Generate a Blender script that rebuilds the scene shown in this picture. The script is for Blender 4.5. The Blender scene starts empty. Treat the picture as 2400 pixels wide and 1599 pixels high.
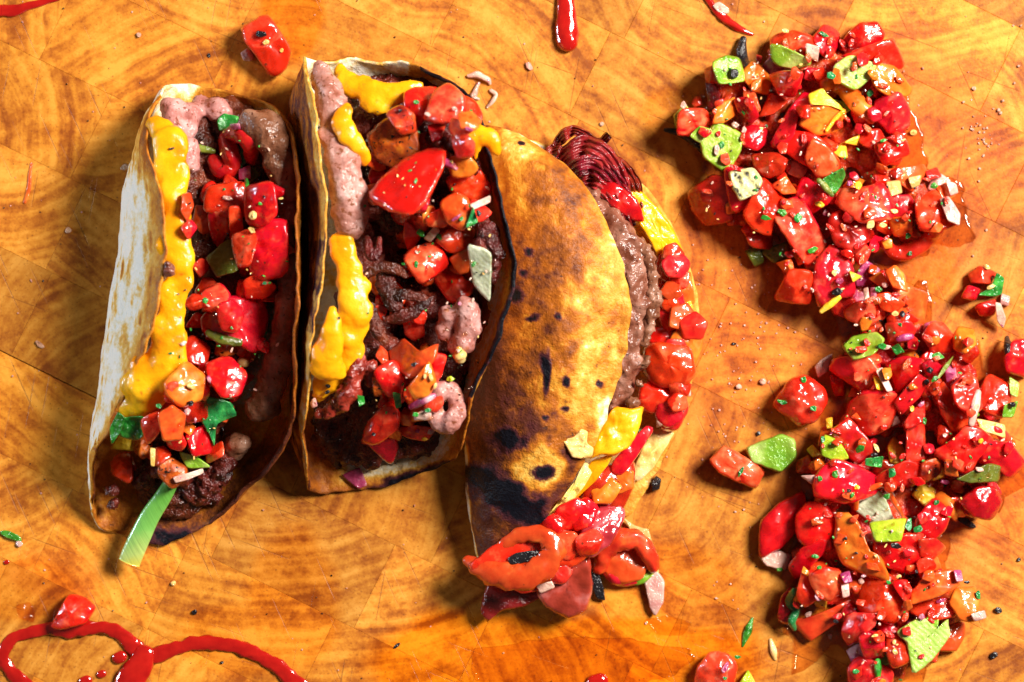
import bpy, bmesh, math, random
import numpy as np
from mathutils import Vector, noise as mnoise

# ------------------------------------------------------------------ scale
S = 0.00012          # metres per unit; one unit is 0.12 mm, the board spans 2400 x 1600 units in view
H = 7000.0           # camera height in units (0.84 m)
sc = bpy.context.scene
col = sc.collection
rnd = random.Random(7)

# ------------------------------------------------------------------ camera
cam_d = bpy.data.cameras.new('camera')
cam = bpy.data.objects.new('camera', cam_d); col.objects.link(cam)
cam.location = (0, 0, H * S)
cam.rotation_euler = (0, 0, 0)
cam_d.sensor_width = 36.0
cam_d.lens = 36.0 * H / 2400.0
cam_d.clip_start = 0.01; cam_d.clip_end = 20
cam_d.dof.use_dof = True
cam_d.dof.focus_distance = (H - 170) * S
cam_d.dof.aperture_fstop = 8.0
sc.camera = cam

# ------------------------------------------------------------------ world and lamps (an indoor table top by a bright window)
w = bpy.data.worlds.new('World'); sc.world = w; w.use_nodes = True
bg = w.node_tree.nodes['Background']
bg.inputs['Color'].default_value = (1.0, 0.90, 0.78, 1)
bg.inputs['Strength'].default_value = 0.08

def area(name, loc, target, size, power, color, shape='DISK', size_y=None):
    d = bpy.data.lights.new(name, 'AREA'); d.shape = shape; d.size = size
    if size_y: d.size_y = size_y
    d.energy = power; d.color = color
    o = bpy.data.objects.new(name, d); col.objects.link(o)
    o.location = loc
    o.rotation_euler = (Vector(target) - Vector(loc)).to_track_quat('-Z', 'Y').to_euler()
    return o
area('key_lamp', (0.73, 0.43, 0.87), (0, 0, 0.01), 0.42, 42.0, (1.0, 0.93, 0.84))
area('fill_window', (-1.05, 0.10, 0.12), (0, 0, 0.03), 0.20, 8.5, (0.66, 0.83, 1.0))

sc.view_settings.view_transform = 'Standard'
sc.view_settings.look = 'None'
sc.view_settings.exposure = 0.0
sc.view_settings.gamma = 1.0
sc.view_settings.use_curve_mapping = False
sc.cycles.use_denoising = True
sc.cycles.max_bounces = 5
sc.cycles.transparent_max_bounces = 12
sc.cycles.caustics_reflective = False
sc.cycles.caustics_refractive = False
sc.cycles.sample_clamp_indirect = 6.0

# ------------------------------------------------------------------ helpers
def W(x, y, z=0.0):
    k = 1.0 - z / H
    return ((x - 1200.0) * k * S, -(y - 799.5) * k * S, z * S)

def to_units(v):                       # world metres -> board units (plan position, height)
    return v[0] / S + 1200.0, -v[1] / S + 799.5, v[2] / S

THINGS = []
def tag(o, label=None, cat=None, group=None, kind=None):
    if label: o['label'] = label
    if cat: o['category'] = cat
    if group: o['group'] = group
    if kind: o['kind'] = kind
    return o

def mk(name, verts, faces, mat, parent=None, smooth=True):
    v = np.asarray(verts, dtype=float)
    c = np.array([(v[:, 0].min() + v[:, 0].max()) / 2, (v[:, 1].min() + v[:, 1].max()) / 2, v[:, 2].min()])
    me = bpy.data.meshes.new(name)
    me.from_pydata([tuple(p) for p in (v - c)], [], faces)
    me.update()
    if smooth:
        me.polygons.foreach_set('use_smooth', [True] * len(me.polygons))
    if mat: me.materials.append(mat)
    o = bpy.data.objects.new(name, me); col.objects.link(o)
    if parent:
        o.parent = parent; o.location = Vector(c) - parent.location
    else:
        o.location = c
    return o

def empty(name, loc):
    o = bpy.data.objects.new(name, None); col.objects.link(o)
    o.empty_display_size = 0.01; o.location = loc
    return o

# height map of everything laid down so far (plan units)
CELL = 6.0
HX0, HY0 = -300, -300
hm = np.zeros((400, 560))
def splat(verts):
    v = np.asarray(verts)
    px = ((v[:, 0] / S + 1200.0 - HX0) / CELL).astype(int)
    py = ((-v[:, 1] / S + 799.5 - HY0) / CELL).astype(int)
    pz = v[:, 2] / S
    for dx in (-1, 0, 1):
        for dy in (-1, 0, 1):
            if abs(dx) + abs(dy) > 1: continue
            ix = np.clip(px + dx, 0, hm.shape[1] - 1); iy = np.clip(py + dy, 0, hm.shape[0] - 1)
            np.maximum.at(hm, (iy, ix), pz)
def inside(poly, x, y):
    c = False; j = len(poly) - 1
    for i in range(len(poly)):
        xi, yi = poly[i]; xj, yj = poly[j]
        if (yi > y) != (yj > y) and x < (xj - xi) * (y - yi) / (yj - yi) + xi: c = not c
        j = i
    return c
def heights_under(poly, zg):
    k = 1 - zg / H
    pts = [((x - 1200) * k + 1200, (y - 799.5) * k + 799.5) for x, y in poly]
    xs = [p[0] for p in pts]; ys = [p[1] for p in pts]
    out = []
    y = min(ys)
    while y <= max(ys):
        x = min(xs)
        while x <= max(xs):
            if inside(pts, x, y):
                iy = int((y - HY0) / CELL); ix = int((x - HX0) / CELL)
                if 0 <= iy < hm.shape[0] and 0 <= ix < hm.shape[1]: out.append((x, y, hm[iy, ix]))
            x += CELL
        y += CELL
    if not out:
        cx = sum(xs) / len(xs); cy = sum(ys) / len(ys)
        iy = min(max(int((cy - HY0) / CELL), 0), hm.shape[0] - 1); ix = min(max(int((cx - HX0) / CELL), 0), hm.shape[1] - 1)
        out = [(cx, cy, hm[iy, ix])]
    return out

def chaikin(pts, t):
    out = []
    n = len(pts)
    for i in range(n):
        a = pts[i]; b = pts[(i + 1) % n]
        out.append((a[0] + (b[0] - a[0]) * t, a[1] + (b[1] - a[1]) * t))
        out.append((b[0] + (a[0] - b[0]) * t, b[1] + (a[1] - b[1]) * t))
    return out
def resample(pts, n):
    L = []
    m = len(pts)
    for i in range(m):
        a = pts[i]; b = pts[(i + 1) % m]
        L.append(math.hypot(b[0] - a[0], b[1] - a[1]))
    tot = sum(L); out = []; i = 0; acc = 0
    for k in range(n):
        d = tot * k / n
        while acc + L[i] < d and i < m - 1: acc += L[i]; i += 1
        f = (d - acc) / max(L[i], 1e-6)
        a = pts[i]; b = pts[(i + 1) % m]
        out.append((a[0] + (b[0] - a[0]) * f, a[1] + (b[1] - a[1]) * f))
    return out

PROF = [(0.80, 0.0), (0.95, 0.10), (1.0, 0.38), (0.995, 0.70), (0.97, 0.88), (0.925, 0.97), (0.86, 1.0), (0.74, 1.0), (0.61, 1.0), (0.48, 1.0), (0.35, 1.0), (0.2, 1.0), (0.1, 1.0)]
def slab_geo(poly, h, z0, tilt=(0, 0), dome=0.08, seed=0, rough=0.05, facet=0.5, n=36, soft=0.10, cup=0.0, grow=1.0, fine=1.6, ragged=0.06):
    """a chunk with a traced outline, its own thickness, rounded edges, sloping cut faces and an uneven surface"""
    r = random.Random(seed)
    gx = sum(p[0] for p in poly) / len(poly); gy = sum(p[1] for p in poly) / len(poly)
    poly = [(gx + (p[0] - gx) * grow, gy + (p[1] - gy) * grow) for p in poly]
    pts = resample(chaikin(chaikin(poly, soft), 0.2), n)
    cx = sum(p[0] for p in pts) / n; cy = sum(p[1] for p in pts) / n
    R = max(math.hypot(p[0] - cx, p[1] - cy) for p in pts) or 1.0
    planes = []
    for _ in range(2):
        a = r.uniform(0, 6.283); planes.append((math.cos(a), math.sin(a), r.uniform(-0.1, 0.45), facet * r.uniform(0.5, 1.0)))
    V = []; F = []
    def put(px, py, f):
        ux = (px - cx) / R; uy = (py - cy) / R; d = math.hypot(ux, uy)
        g = 1.0
        for (ax, ay, off, sl) in planes:
            g = min(g, 1.0 - sl * max(0.0, ax * ux + ay * uy - off))
        nz = mnoise.noise(Vector((px * 0.045, py * 0.045, seed * 3.17)))
        nz2 = mnoise.noise(Vector((px * 0.13, py * 0.13, seed * 1.7 + 9)))
        z = f * h * (g + dome * (1 - d * d) + cup * (d * d) + rough * 1.7 * nz + rough * 0.8 * nz2)
        z += f * fine * mnoise.noise(Vector((px * 0.22, py * 0.22, seed * 0.7)))
        z += z0 + tilt[0] * (px - cx) + tilt[1] * (py - cy)
        V.append(W(px, py, max(z, 0.6)))
    for (fr, fz) in PROF:
        for k, (px, py) in enumerate(pts):
            j = 1.0 + ragged * (mnoise.noise(Vector((px * 0.06, py * 0.06, fz * 2.2 + seed))) if ragged < 0.1 else mnoise.fractal(Vector((px * 0.012, py * 0.012, seed)), 0.6, 2.0, 2))
            put(cx + (px - cx) * fr * j, cy + (py - cy) * fr * j, fz)
    put(cx, cy, 1.0)
    m = len(PROF)
    for i in range(m - 1):
        for k in range(n):
            k2 = (k + 1) % n
            F.append((i * n + k2, i * n + k, (i + 1) * n + k, (i + 1) * n + k2))
    c = len(V) - 1
    for k in range(n):
        F.append((c, (m - 1) * n + (k + 1) % n, (m - 1) * n + k))
    F.append(tuple(range(n)))
    return V, F

def drop(poly, h, sink=0.35, pct=60):
    zg = 60.0
    for _ in range(2):
        s = heights_under(poly, zg)
        z = float(np.percentile([q[2] for q in s], pct))
        zg = z + h * 0.7
    tx = ty = 0.0
    if len(s) >= 6:
        A = np.array([[q[0], q[1], 1.0] for q in s]); b = np.array([q[2] for q in s])
        c, *_ = np.linalg.lstsq(A, b, rcond=None)
        tx = float(np.clip(c[0] * 0.5, -0.4, 0.4)); ty = float(np.clip(c[1] * 0.5, -0.4, 0.4))
    return max(z - sink * h, 0.0), (tx, ty)

def catmull(P, sub):
    P = [np.array(p, float) for p in P]
    out = []
    for i in range(len(P) - 1):
        p0 = P[i - 1] if i > 0 else 2 * P[0] - P[1]
        p1, p2 = P[i], P[i + 1]
        p3 = P[i + 2] if i + 2 < len(P) else 2 * P[-1] - P[-2]
        for k in range(sub):
            t = k / sub
            out.append(0.5 * ((2 * p1) + (-p0 + p2) * t + (2 * p0 - 5 * p1 + 4 * p2 - p3) * t * t + (-p0 + 3 * p1 - 3 * p2 + p3) * t ** 3))
    out.append(P[-1])
    return out

def tube_geo(path, sub=5, n=12, flat=1.0, seed=0, rough=0.05, cap=True, bottom=None):
    """a swept body along (x, y, z, r); flat squashes it vertically"""
    P = catmull(path, sub)
    P = [np.array([p[0], p[1], p[2], max(p[3], 0.8)]) for p in P]
    rings = []
    def tangent(i):
        a = P[max(i - 1, 0)]; b = P[min(i + 1, len(P) - 1)]
        t = b[:3] - a[:3]; return t / (np.linalg.norm(t) + 1e-9)
    seq = []
    t0 = tangent(0); t1 = tangent(len(P) - 1)
    if cap:
        for a in (0.97, 0.75, 0.4): seq.append((P[0][:3] - t0 * P[0][3] * a, P[0][3] * math.sqrt(1 - a * a), t0))
    for i, p in enumerate(P): seq.append((p[:3], p[3], tangent(i)))
    if cap:
        for a in (0.4, 0.75, 0.97): seq.append((P[-1][:3] + t1 * P[-1][3] * a, P[-1][3] * math.sqrt(1 - a * a), t1))
    V = []; F = []
    for i, (c, r, t) in enumerate(seq):
        side = np.array([-t[1], t[0], 0.0]); L = np.linalg.norm(side)
        side = side / L if L > 1e-5 else np.array([1.0, 0, 0])
        up = np.cross(t, side); up = up if up[2] >= 0 else -up
        for k in range(n):
            a = 2 * math.pi * k / n
            rr = r * (1 + rough * 2.0 * mnoise.noise(Vector((c[0] * 0.05 + 2 * math.cos(a), c[1] * 0.05 + 2 * math.sin(a), seed * 2.3))))
            q = c + side * math.cos(a) * rr + up * math.sin(a) * rr * flat
            z = q[2]
            if bottom is not None: z = max(z, bottom)
            V.append(W(q[0], q[1], max(z, 0.5)))
    m = len(seq)
    for i in range(m - 1):
        for k in range(n):
            k2 = (k + 1) % n
            F.append((i * n + k, i * n + k2, (i + 1) * n + k2, (i + 1) * n + k))
    F.append(tuple(range(n - 1, -1, -1))); F.append(tuple(range((m - 1) * n, m * n)))
    return V, F

def blob_obj(name, balls, mat, parent=None, voxel=7.0, smooth=6, amp=0.0, freq=0.05, amp2=0.0, freq2=0.16, seed=0, floor=0.6, chain=False, flatz=1, jit=0.3, rlo=0.7):
    """overlapping balls melted into one lumpy body"""
    bm = bmesh.new()
    if chain:                                   # neighbours along the list flow into each other
        rc_ = random.Random(seed + 100); out = []
        for a, b in zip(balls, balls[1:]):
            out.append(a)
            d = math.dist(a[:3], b[:3]); rm = min(a[3], b[3])
            if d < 2.6 * max(a[3], b[3]):
                k_ = int(d / (rm * 0.3))
                for q in range(1, k_):
                    f = q / k_; w_ = rm * jit
                    out.append((a[0] + (b[0] - a[0]) * f + rc_.uniform(-w_, w_), a[1] + (b[1] - a[1]) * f + rc_.uniform(-w_, w_), a[2] + (b[2] - a[2]) * f + rc_.uniform(-w_, w_) * 0.5, (a[3] + (b[3] - a[3]) * f) * rc_.uniform(rlo, 1.05)) + ((1, 1, flatz) if flatz != 1 else ()))
        out.append(balls[-1]); balls = [b if len(b) > 4 else (*b, 1, 1, flatz) for b in out]
    for b in balls:
        x, y, z, r = b[:4]; sx, sy, sz = b[4:7] if len(b) >= 7 else (1, 1, 1)
        mat4 = bmesh.ops.create_icosphere(bm, subdivisions=2, radius=1.0)
        p = W(x, y, z)
        for v in mat4['verts']:
            v.co = Vector((v.co.x * r * sx * S + p[0], v.co.y * r * sy * S + p[1], max(v.co.z * r * sz * S + p[2], floor * S)))
    me = bpy.data.meshes.new('lump'); bm.to_mesh(me); bm.free()
    o = bpy.data.objects.new('lump', me); col.objects.link(o)
    m = o.modifiers.new('r', 'REMESH'); m.mode = 'VOXEL'; m.voxel_size = voxel * S
    m2 = o.modifiers.new('s', 'SMOOTH'); m2.iterations = smooth; m2.factor = 0.5
    dg = bpy.context.evaluated_depsgraph_get(); dg.update()
    ev = o.evaluated_get(dg); em = ev.to_mesh()
    n = len(em.vertices)
    co = np.empty(n * 3); em.vertices.foreach_get('co', co); co = co.reshape(-1, 3)
    no = np.empty(n * 3); em.vertices.foreach_get('normal', no); no = no.reshape(-1, 3)
    faces = [tuple(p.vertices) for p in em.polygons]
    ev.to_mesh_clear()
    bpy.data.objects.remove(o); bpy.data.meshes.remove(me)
    if amp or amp2:
        for i in range(n):
            q = co[i] / S
            d = amp * mnoise.noise(Vector((q[0] * freq, q[1] * freq, q[2] * freq + seed)))
            if amp2: d += amp2 * mnoise.noise(Vector((q[0] * freq2, q[1] * freq2, q[2] * freq2 + seed + 5)))
            co[i] += no[i] * d * S
            co[i][2] = max(co[i][2], floor * S)
    splat(co)
    return mk(name, co, faces, mat, parent)
# ------------------------------------------------------------------ materials
def nt(name):
    m = bpy.data.materials.new(name); m.use_nodes = True
    t = m.node_tree
    return m, t, t.nodes['Principled BSDF']
def N(t, kind, **kw):
    n = t.nodes.new(kind)
    for k, v in kw.items(): setattr(n, k, v)
    return n
def ramp(t, stops, interp='LINEAR'):
    r = N(t, 'ShaderNodeValToRGB'); cr = r.color_ramp; cr.interpolation = interp
    while len(cr.elements) < len(stops): cr.elements.new(0.5)
    for e, (p, c) in zip(cr.elements, stops): e.position = p; e.color = (*c, 1) if len(c) == 3 else c
    return r
def math_n(t, op, a=None, b=None, clamp=False):
    n = N(t, 'ShaderNodeMath', operation=op); n.use_clamp = clamp
    for i, x in enumerate((a, b)):
        if x is None: continue
        if isinstance(x, (int, float)): n.inputs[i].default_value = x
        else: t.links.new(x, n.inputs[i])
    return n.outputs[0]
def mixc(t, fac, a, b, mode='MIX'):
    n = N(t, 'ShaderNodeMix', data_type='RGBA', blend_type=mode)
    for i, x in ((0, fac), (6, a), (7, b)):
        if isinstance(x, (int, float)): n.inputs[i].default_value = x
        elif isinstance(x, tuple): n.inputs[i].default_value = (*x, 1)
        else: t.links.new(x, n.inputs[i])
    return n.outputs[2]
def seeded_coords(t):
    tc = N(t, 'ShaderNodeTexCoord'); oi = N(t, 'ShaderNodeObjectInfo')
    mul = math_n(t, 'MULTIPLY', oi.outputs['Random'], 37.0)
    cmb = N(t, 'ShaderNodeCombineXYZ')
    for i in range(3): t.links.new(mul, cmb.inputs[i])
    add = N(t, 'ShaderNodeVectorMath', operation='ADD')
    t.links.new(tc.outputs['Object'], add.inputs[0]); t.links.new(cmb.outputs[0], add.inputs[1])
    return add.outputs[0], oi.outputs['Random'], tc
def noise_n(t, vec, scale, detail=3.0, rough=0.55):
    n = N(t, 'ShaderNodeTexNoise'); n.inputs['Scale'].default_value = scale
    n.inputs['Detail'].default_value = detail; n.inputs['Roughness'].default_value = rough
    if vec is not None: t.links.new(vec, n.inputs['Vector'])
    return n.outputs['Fac']
def bump_n(t, h, strength, dist, prev=None):
    b = N(t, 'ShaderNodeBump'); b.inputs['Strength'].default_value = strength; b.inputs['Distance'].default_value = dist
    t.links.new(h, b.inputs['Height'])
    if prev is not None: t.links.new(prev, b.inputs['Normal'])
    return b.outputs['Normal']

MAT = {}
def veg(key, stops, rough=0.2, sss=0.0, rad=(1.0, 0.25, 0.1), scale=240, coat=0.6, bump=0.5, bdist=0.0004, fleck=None, fleck_amt=0.62, stripes=None, hue=0.012, val=0.18, trans=0.0, finescale=1100, skin=None, wet=False, speck=None):
    m, t, p = nt(key)
    vec, ran, tc = seeded_coords(t)
    f = noise_n(t, vec, scale, 3.0)
    if stripes:
        wv = N(t, 'ShaderNodeTexWave', wave_type='BANDS', bands_direction='DIAGONAL')
        wv.inputs['Scale'].default_value = stripes; wv.inputs['Distortion'].default_value = 1.2; wv.inputs['Detail'].default_value = 2
        t.links.new(vec, wv.inputs['Vector'])
        f = math_n(t, 'ADD', math_n(t, 'MULTIPLY', f, 0.84), math_n(t, 'MULTIPLY', wv.outputs['Fac'], 0.16))
    r = ramp(t, stops); t.links.new(f, r.inputs[0])
    c = r.outputs[0]
    if fleck:
        f2 = noise_n(t, vec, scale * 3.3, 2.0)
        r2 = ramp(t, [(fleck_amt, (0, 0, 0)), (fleck_amt + 0.07, (1, 1, 1))]); t.links.new(f2, r2.inputs[0])
        c = mixc(t, r2.outputs[0], c, fleck)
    if skin:                       # one side of each chunk is the smooth outer skin, the rest is cut flesh
        dirv = N(t, 'ShaderNodeCombineXYZ')
        t.links.new(math_n(t, 'SINE', math_n(t, 'MULTIPLY', ran, 61.0)), dirv.inputs[0])
        t.links.new(math_n(t, 'COSINE', math_n(t, 'MULTIPLY', ran, 61.0)), dirv.inputs[1])
        t.links.new(math_n(t, 'SUBTRACT', math_n(t, 'FRACT', math_n(t, 'MULTIPLY', ran, 7.7)), 0.55), dirv.inputs[2])
        dt = N(t, 'ShaderNodeVectorMath', operation='DOT_PRODUCT')
        t.links.new(tc.outputs['Normal'], dt.inputs[0]); t.links.new(dirv.outputs[0], dt.inputs[1])
        sk = ramp(t, [(0.25, (0, 0, 0)), (0.36, (1, 1, 1))]); t.links.new(dt.outputs['Value'], sk.inputs[0])
        c = mixc(t, sk.outputs[0], c, skin)
    if speck:                      # ground pepper and minced herb clinging to it
        vo = N(t, 'ShaderNodeTexVoronoi'); vo.inputs['Scale'].default_value = 330; t.links.new(vec, vo.inputs['Vector'])
        q1 = ramp(t, [(0.10, (1, 1, 1)), (0.15, (0, 0, 0))]); t.links.new(vo.outputs['Distance'], q1.inputs[0])
        sv = N(t, 'ShaderNodeSeparateColor'); t.links.new(vo.outputs['Color'], sv.inputs[0])
        pick = math_n(t, 'GREATER_THAN', sv.outputs[0], 0.72)
        c = mixc(t, math_n(t, 'MULTIPLY', math_n(t, 'MULTIPLY', q1.outputs[0], pick), 0.85), c, speck)
    hs = N(t, 'ShaderNodeHueSaturation')
    t.links.new(math_n(t, 'ADD', math_n(t, 'MULTIPLY', math_n(t, 'SUBTRACT', ran, 0.5), hue * 2), 0.5), hs.inputs['Hue'])
    rv = math_n(t, 'FRACT', math_n(t, 'MULTIPLY', ran, 17.3))
    t.links.new(math_n(t, 'ADD', math_n(t, 'MULTIPLY', math_n(t, 'SUBTRACT', rv, 0.5), val * 2), 1.0), hs.inputs['Value'])
    t.links.new(c, hs.inputs['Color'])
    t.links.new(hs.outputs[0], p.inputs['Base Color'])
    if sss:
        p.subsurface_method = 'BURLEY'
        p.inputs['Subsurface Weight'].default_value = sss
        p.inputs['Subsurface Radius'].default_value = rad
        p.inputs['Subsurface Scale'].default_value = 0.0035
    if trans: p.inputs['Transmission Weight'].default_value = trans
    # wetness varies over the surface
    fr = f
    rr = ramp(t, [(0.35, (rough * 0.8 + 0.05,) * 3), (0.7, (rough * 1.7 + 0.12,) * 3)]); t.links.new(fr, rr.inputs[0])
    t.links.new(rr.outputs[0], p.inputs['Roughness'])
    p.inputs['Specular IOR Level'].default_value = 0.25
    p.inputs['Coat Weight'].default_value = coat; p.inputs['Coat Roughness'].default_value = 0.05
    ff = noise_n(t, vec, finescale, 2.0)
    n1 = bump_n(t, ff, bump, bdist)
    t.links.new(n1, p.inputs['Normal'])
    n3 = bump_n(t, ff, 0.7 if wet else min(1.0, bump * 1.9), bdist * (3.0 if wet else 1.8))
    t.links.new(n3, p.inputs['Coat Normal'])
    MAT[key] = m
    return m

veg('ham', [(0.32, (0.22, 0.010, 0.012)), (0.56, (0.40, 0.028, 0.034)), (0.82, (0.60, 0.18, 0.19))], rough=0.14, coat=1.0, bump=0.6, scale=150, wet=True, bdist=0.0004, finescale=400)
TS = dict(sss=0.65, rough=0.2, coat=0.8, bump=0.4, bdist=0.0003, scale=300, finescale=360, hue=0.006, val=0.16, wet=True, speck=(0.10, 0.02, 0.008))
veg('tomato', [(0.32, (0.56, 0.008, 0.003)), (0.56, (0.66, 0.022, 0.007)), (0.80, (0.78, 0.12, 0.04))], skin=(0.54, 0.006, 0.003), **TS)
veg('tomato_pale', [(0.32, (0.66, 0.034, 0.010)), (0.54, (0.74, 0.085, 0.028)), (0.80, (0.84, 0.25, 0.09))], skin=(0.62, 0.012, 0.005), **TS)
veg('tomato_dark', [(0.3, (0.36, 0.004, 0.003)), (0.6, (0.50, 0.010, 0.004)), (0.85, (0.60, 0.045, 0.013))], skin=(0.38, 0.004, 0.003), **TS)
veg('tomato_pink', [(0.32, (0.58, 0.011, 0.006)), (0.56, (0.68, 0.036, 0.018)), (0.82, (0.80, 0.20, 0.11))], skin=(0.54, 0.007, 0.004), **TS)
veg('roasted', [(0.3, (0.16, 0.012, 0.004)), (0.5, (0.46, 0.05, 0.008)), (0.75, (0.68, 0.17, 0.015))], rough=0.13, fleck=(0.02, 0.008, 0.005), fleck_amt=0.6)
veg('red_pepper', [(0.3, (0.48, 0.014, 0.007)), (0.6, (0.58, 0.040, 0.010)), (0.85, (0.68, 0.14, 0.02))], rough=0.2, sss=0.0, coat=1.0, wet=True, bdist=0.0003, finescale=360, speck=(0.1, 0.02, 0.01))
veg('orange_pepper', [(0.3, (0.62, 0.065, 0.008)), (0.55, (0.74, 0.14, 0.012)), (0.8, (0.82, 0.30, 0.03))], rough=0.22, sss=0.0, coat=0.9, wet=True, bdist=0.0003, finescale=360)
veg('yellow_pepper', [(0.3, (0.74, 0.36, 0.015)), (0.6, (0.82, 0.52, 0.03)), (0.85, (0.86, 0.66, 0.2))], rough=0.25, sss=0.0)
veg('green_pepper', [(0.3, (0.10, 0.25, 0.010)), (0.5, (0.24, 0.41, 0.028)), (0.75, (0.46, 0.55, 0.15))], rough=0.25, rad=(0.4, 1, 0.1), hue=0.02, scale=150, coat=0.8)
veg('lime_pepper', [(0.3, (0.20, 0.36, 0.012)), (0.58, (0.36, 0.50, 0.022)), (0.82, (0.56, 0.60, 0.10))], rough=0.25, hue=0.01)
veg('pale_green', [(0.3, (0.22, 0.42, 0.04)), (0.5, (0.38, 0.54, 0.11)), (0.75, (0.56, 0.66, 0.26))], rough=0.3, stripes=330, hue=0.012, scale=120)
veg('olive_pepper', [(0.3, (0.055, 0.075, 0.010)), (0.6, (0.13, 0.16, 0.018)), (0.85, (0.26, 0.26, 0.04))], rough=0.2)
veg('herb', [(0.3, (0.006, 0.09, 0.014)), (0.55, (0.020, 0.24, 0.030)), (0.8, (0.09, 0.42, 0.05))], rough=0.22, coat=0.8, hue=0.03, scale=330)
veg('onion', [(0.3, (0.58, 0.26, 0.22)), (0.55, (0.68, 0.44, 0.36)), (0.8, (0.80, 0.66, 0.56))], rough=0.2, sss=0.0, fleck=(0.5, 0.06, 0.22), fleck_amt=0.66)
veg('purple_onion', [(0.3, (0.26, 0.015, 0.07)), (0.5, (0.44, 0.06, 0.16)), (0.75, (0.72, 0.48, 0.48))], rough=0.18)
veg('cream_onion', [(0.3, (0.58, 0.34, 0.08)), (0.55, (0.68, 0.46, 0.15)), (0.85, (0.78, 0.64, 0.32))], rough=0.25, sss=0.0)
veg('clear_onion', [(0.3, (0.42, 0.46, 0.26)), (0.55, (0.62, 0.68, 0.48)), (0.8, (0.80, 0.78, 0.58))], rough=0.12, stripes=260, coat=1.0)
veg('seed', [(0.3, (0.76, 0.40, 0.09)), (0.7, (0.84, 0.60, 0.24))], rough=0.25, val=0.1)
veg('char', [(0.3, (0.006, 0.006, 0.008)), (0.6, (0.014, 0.012, 0.014)), (0.85, (0.06, 0.035, 0.03))], rough=0.22, bump=0.9, coat=0.5)
veg('char_onion', [(0.35, (0.02, 0.015, 0.01)), (0.45, (0.5, 0.45, 0.2)), (0.75, (0.78, 0.74, 0.5))], rough=0.2, stripes=180)
veg('cheese', [(0.32, (0.76, 0.22, 0.002)), (0.52, (0.86, 0.37, 0.003)), (0.76, (0.90, 0.50, 0.012))], rough=0.2, sss=0.22, rad=(1, 0.6, 0.1), scale=75, coat=0.55, bump=0.35, bdist=0.0005, fleck=(0.62, 0.20, 0.006), fleck_amt=0.70, val=0.03, hue=0.004, finescale=700)
veg('egg', [(0.3, (0.70, 0.38, 0.06)), (0.5, (0.80, 0.56, 0.16)), (0.8, (0.86, 0.72, 0.34))], rough=0.3, scale=160, coat=0.3, fleck=(0.25, 0.09, 0.02), fleck_amt=0.66, val=0.05)
veg('sausage', [(0.25, (0.20, 0.05, 0.025)), (0.48, (0.41, 0.18, 0.145)), (0.74, (0.62, 0.38, 0.345))], rough=0.34, sss=0.0, scale=210, coat=0.45, bump=0.7, bdist=0.0006, finescale=620, fleck=(0.20, 0.06, 0.025), fleck_amt=0.60, val=0.06)
veg('patty', [(0.28, (0.10, 0.024, 0.010)), (0.5, (0.21, 0.075, 0.042)), (0.74, (0.36, 0.18, 0.125))], rough=0.32, scale=210, coat=0.4, bump=0.8, bdist=0.0006, finescale=560, fleck=(0.08, 0.018, 0.008), fleck_amt=0.62, val=0.06)
veg('bacon', [(0.3, (0.07, 0.004, 0.004)), (0.5, (0.22, 0.009, 0.010)), (0.72, (0.36, 0.03, 0.028)), (0.88, (0.55, 0.20, 0.15))], rough=0.16, sss=0.0, scale=120, coat=0.7, stripes=60, bump=0.7, val=0.1)
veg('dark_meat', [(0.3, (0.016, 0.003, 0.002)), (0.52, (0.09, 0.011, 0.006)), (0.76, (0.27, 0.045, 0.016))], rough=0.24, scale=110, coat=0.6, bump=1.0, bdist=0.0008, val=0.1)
veg('crumb', [(0.3, (0.44, 0.20, 0.12)), (0.6, (0.68, 0.42, 0.32)), (0.8, (0.8, 0.62, 0.52))], rough=0.5, coat=0.1, val=0.2, hue=0.02)

def sauce_mat():
    m, t, p = nt('hot_sauce')
    vec, ran, tc = seeded_coords(t)
    r = ramp(t, [(0.35, (0.32, 0.004, 0.003)), (0.7, (0.42, 0.009, 0.005))]); t.links.new(noise_n(t, vec, 260, 3), r.inputs[0])
    t.links.new(r.outputs[0], p.inputs['Base Color'])
    p.inputs['Roughness'].default_value = 0.12; p.inputs['Coat Weight'].default_value = 1.0; p.inputs['Coat Roughness'].default_value = 0.05
    t.links.new(bump_n(t, noise_n(t, vec, 420, 2), 0.12, 0.0006), p.inputs['Normal'])
    MAT['hot_sauce'] = m
sauce_mat()
veg('pulp', [(0.3, (0.44, 0.014, 0.005)), (0.5, (0.62, 0.05, 0.012)), (0.75, (0.74, 0.17, 0.03))], rough=0.12, scale=200, coat=1.0, bump=0.9, bdist=0.0006, val=0.0)

def film_mat(key, tint, gloss=0.9):
    """clear coloured juice: light passes tinted, the surface shines"""
    m, t, p = nt(key)
    t.nodes.remove(p)
    out = t.nodes['Material Output']
    tr = N(t, 'ShaderNodeBsdfTransparent'); tr.inputs['Color'].default_value = (*tint, 1)
    gl = N(t, 'ShaderNodeBsdfGlossy'); gl.inputs['Roughness'].default_value = 0.05
    vec, ran, tc = seeded_coords(t)
    bn = bump_n(t, noise_n(t, vec, 330, 2), 0.5, 0.0005)
    t.links.new(bn, gl.inputs['Normal'])
    fc = N(t, 'ShaderNodeLayerWeight'); fc.inputs['Blend'].default_value = 0.5; t.links.new(bn, fc.inputs['Normal'])
    fzv = math_n(t, 'ADD', math_n(t, 'MULTIPLY', math_n(t, 'POWER', fc.outputs['Facing'], 4.0), 0.6), 0.035)
    mx = N(t, 'ShaderNodeMixShader')
    t.links.new(fzv, mx.inputs[0]); t.links.new(tr.outputs[0], mx.inputs[1]); t.links.new(gl.outputs[0], mx.inputs[2])
    t.links.new(mx.outputs[0], out.inputs['Surface'])
    MAT[key] = m
film_mat('juice', (0.985, 0.87, 0.74))
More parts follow.
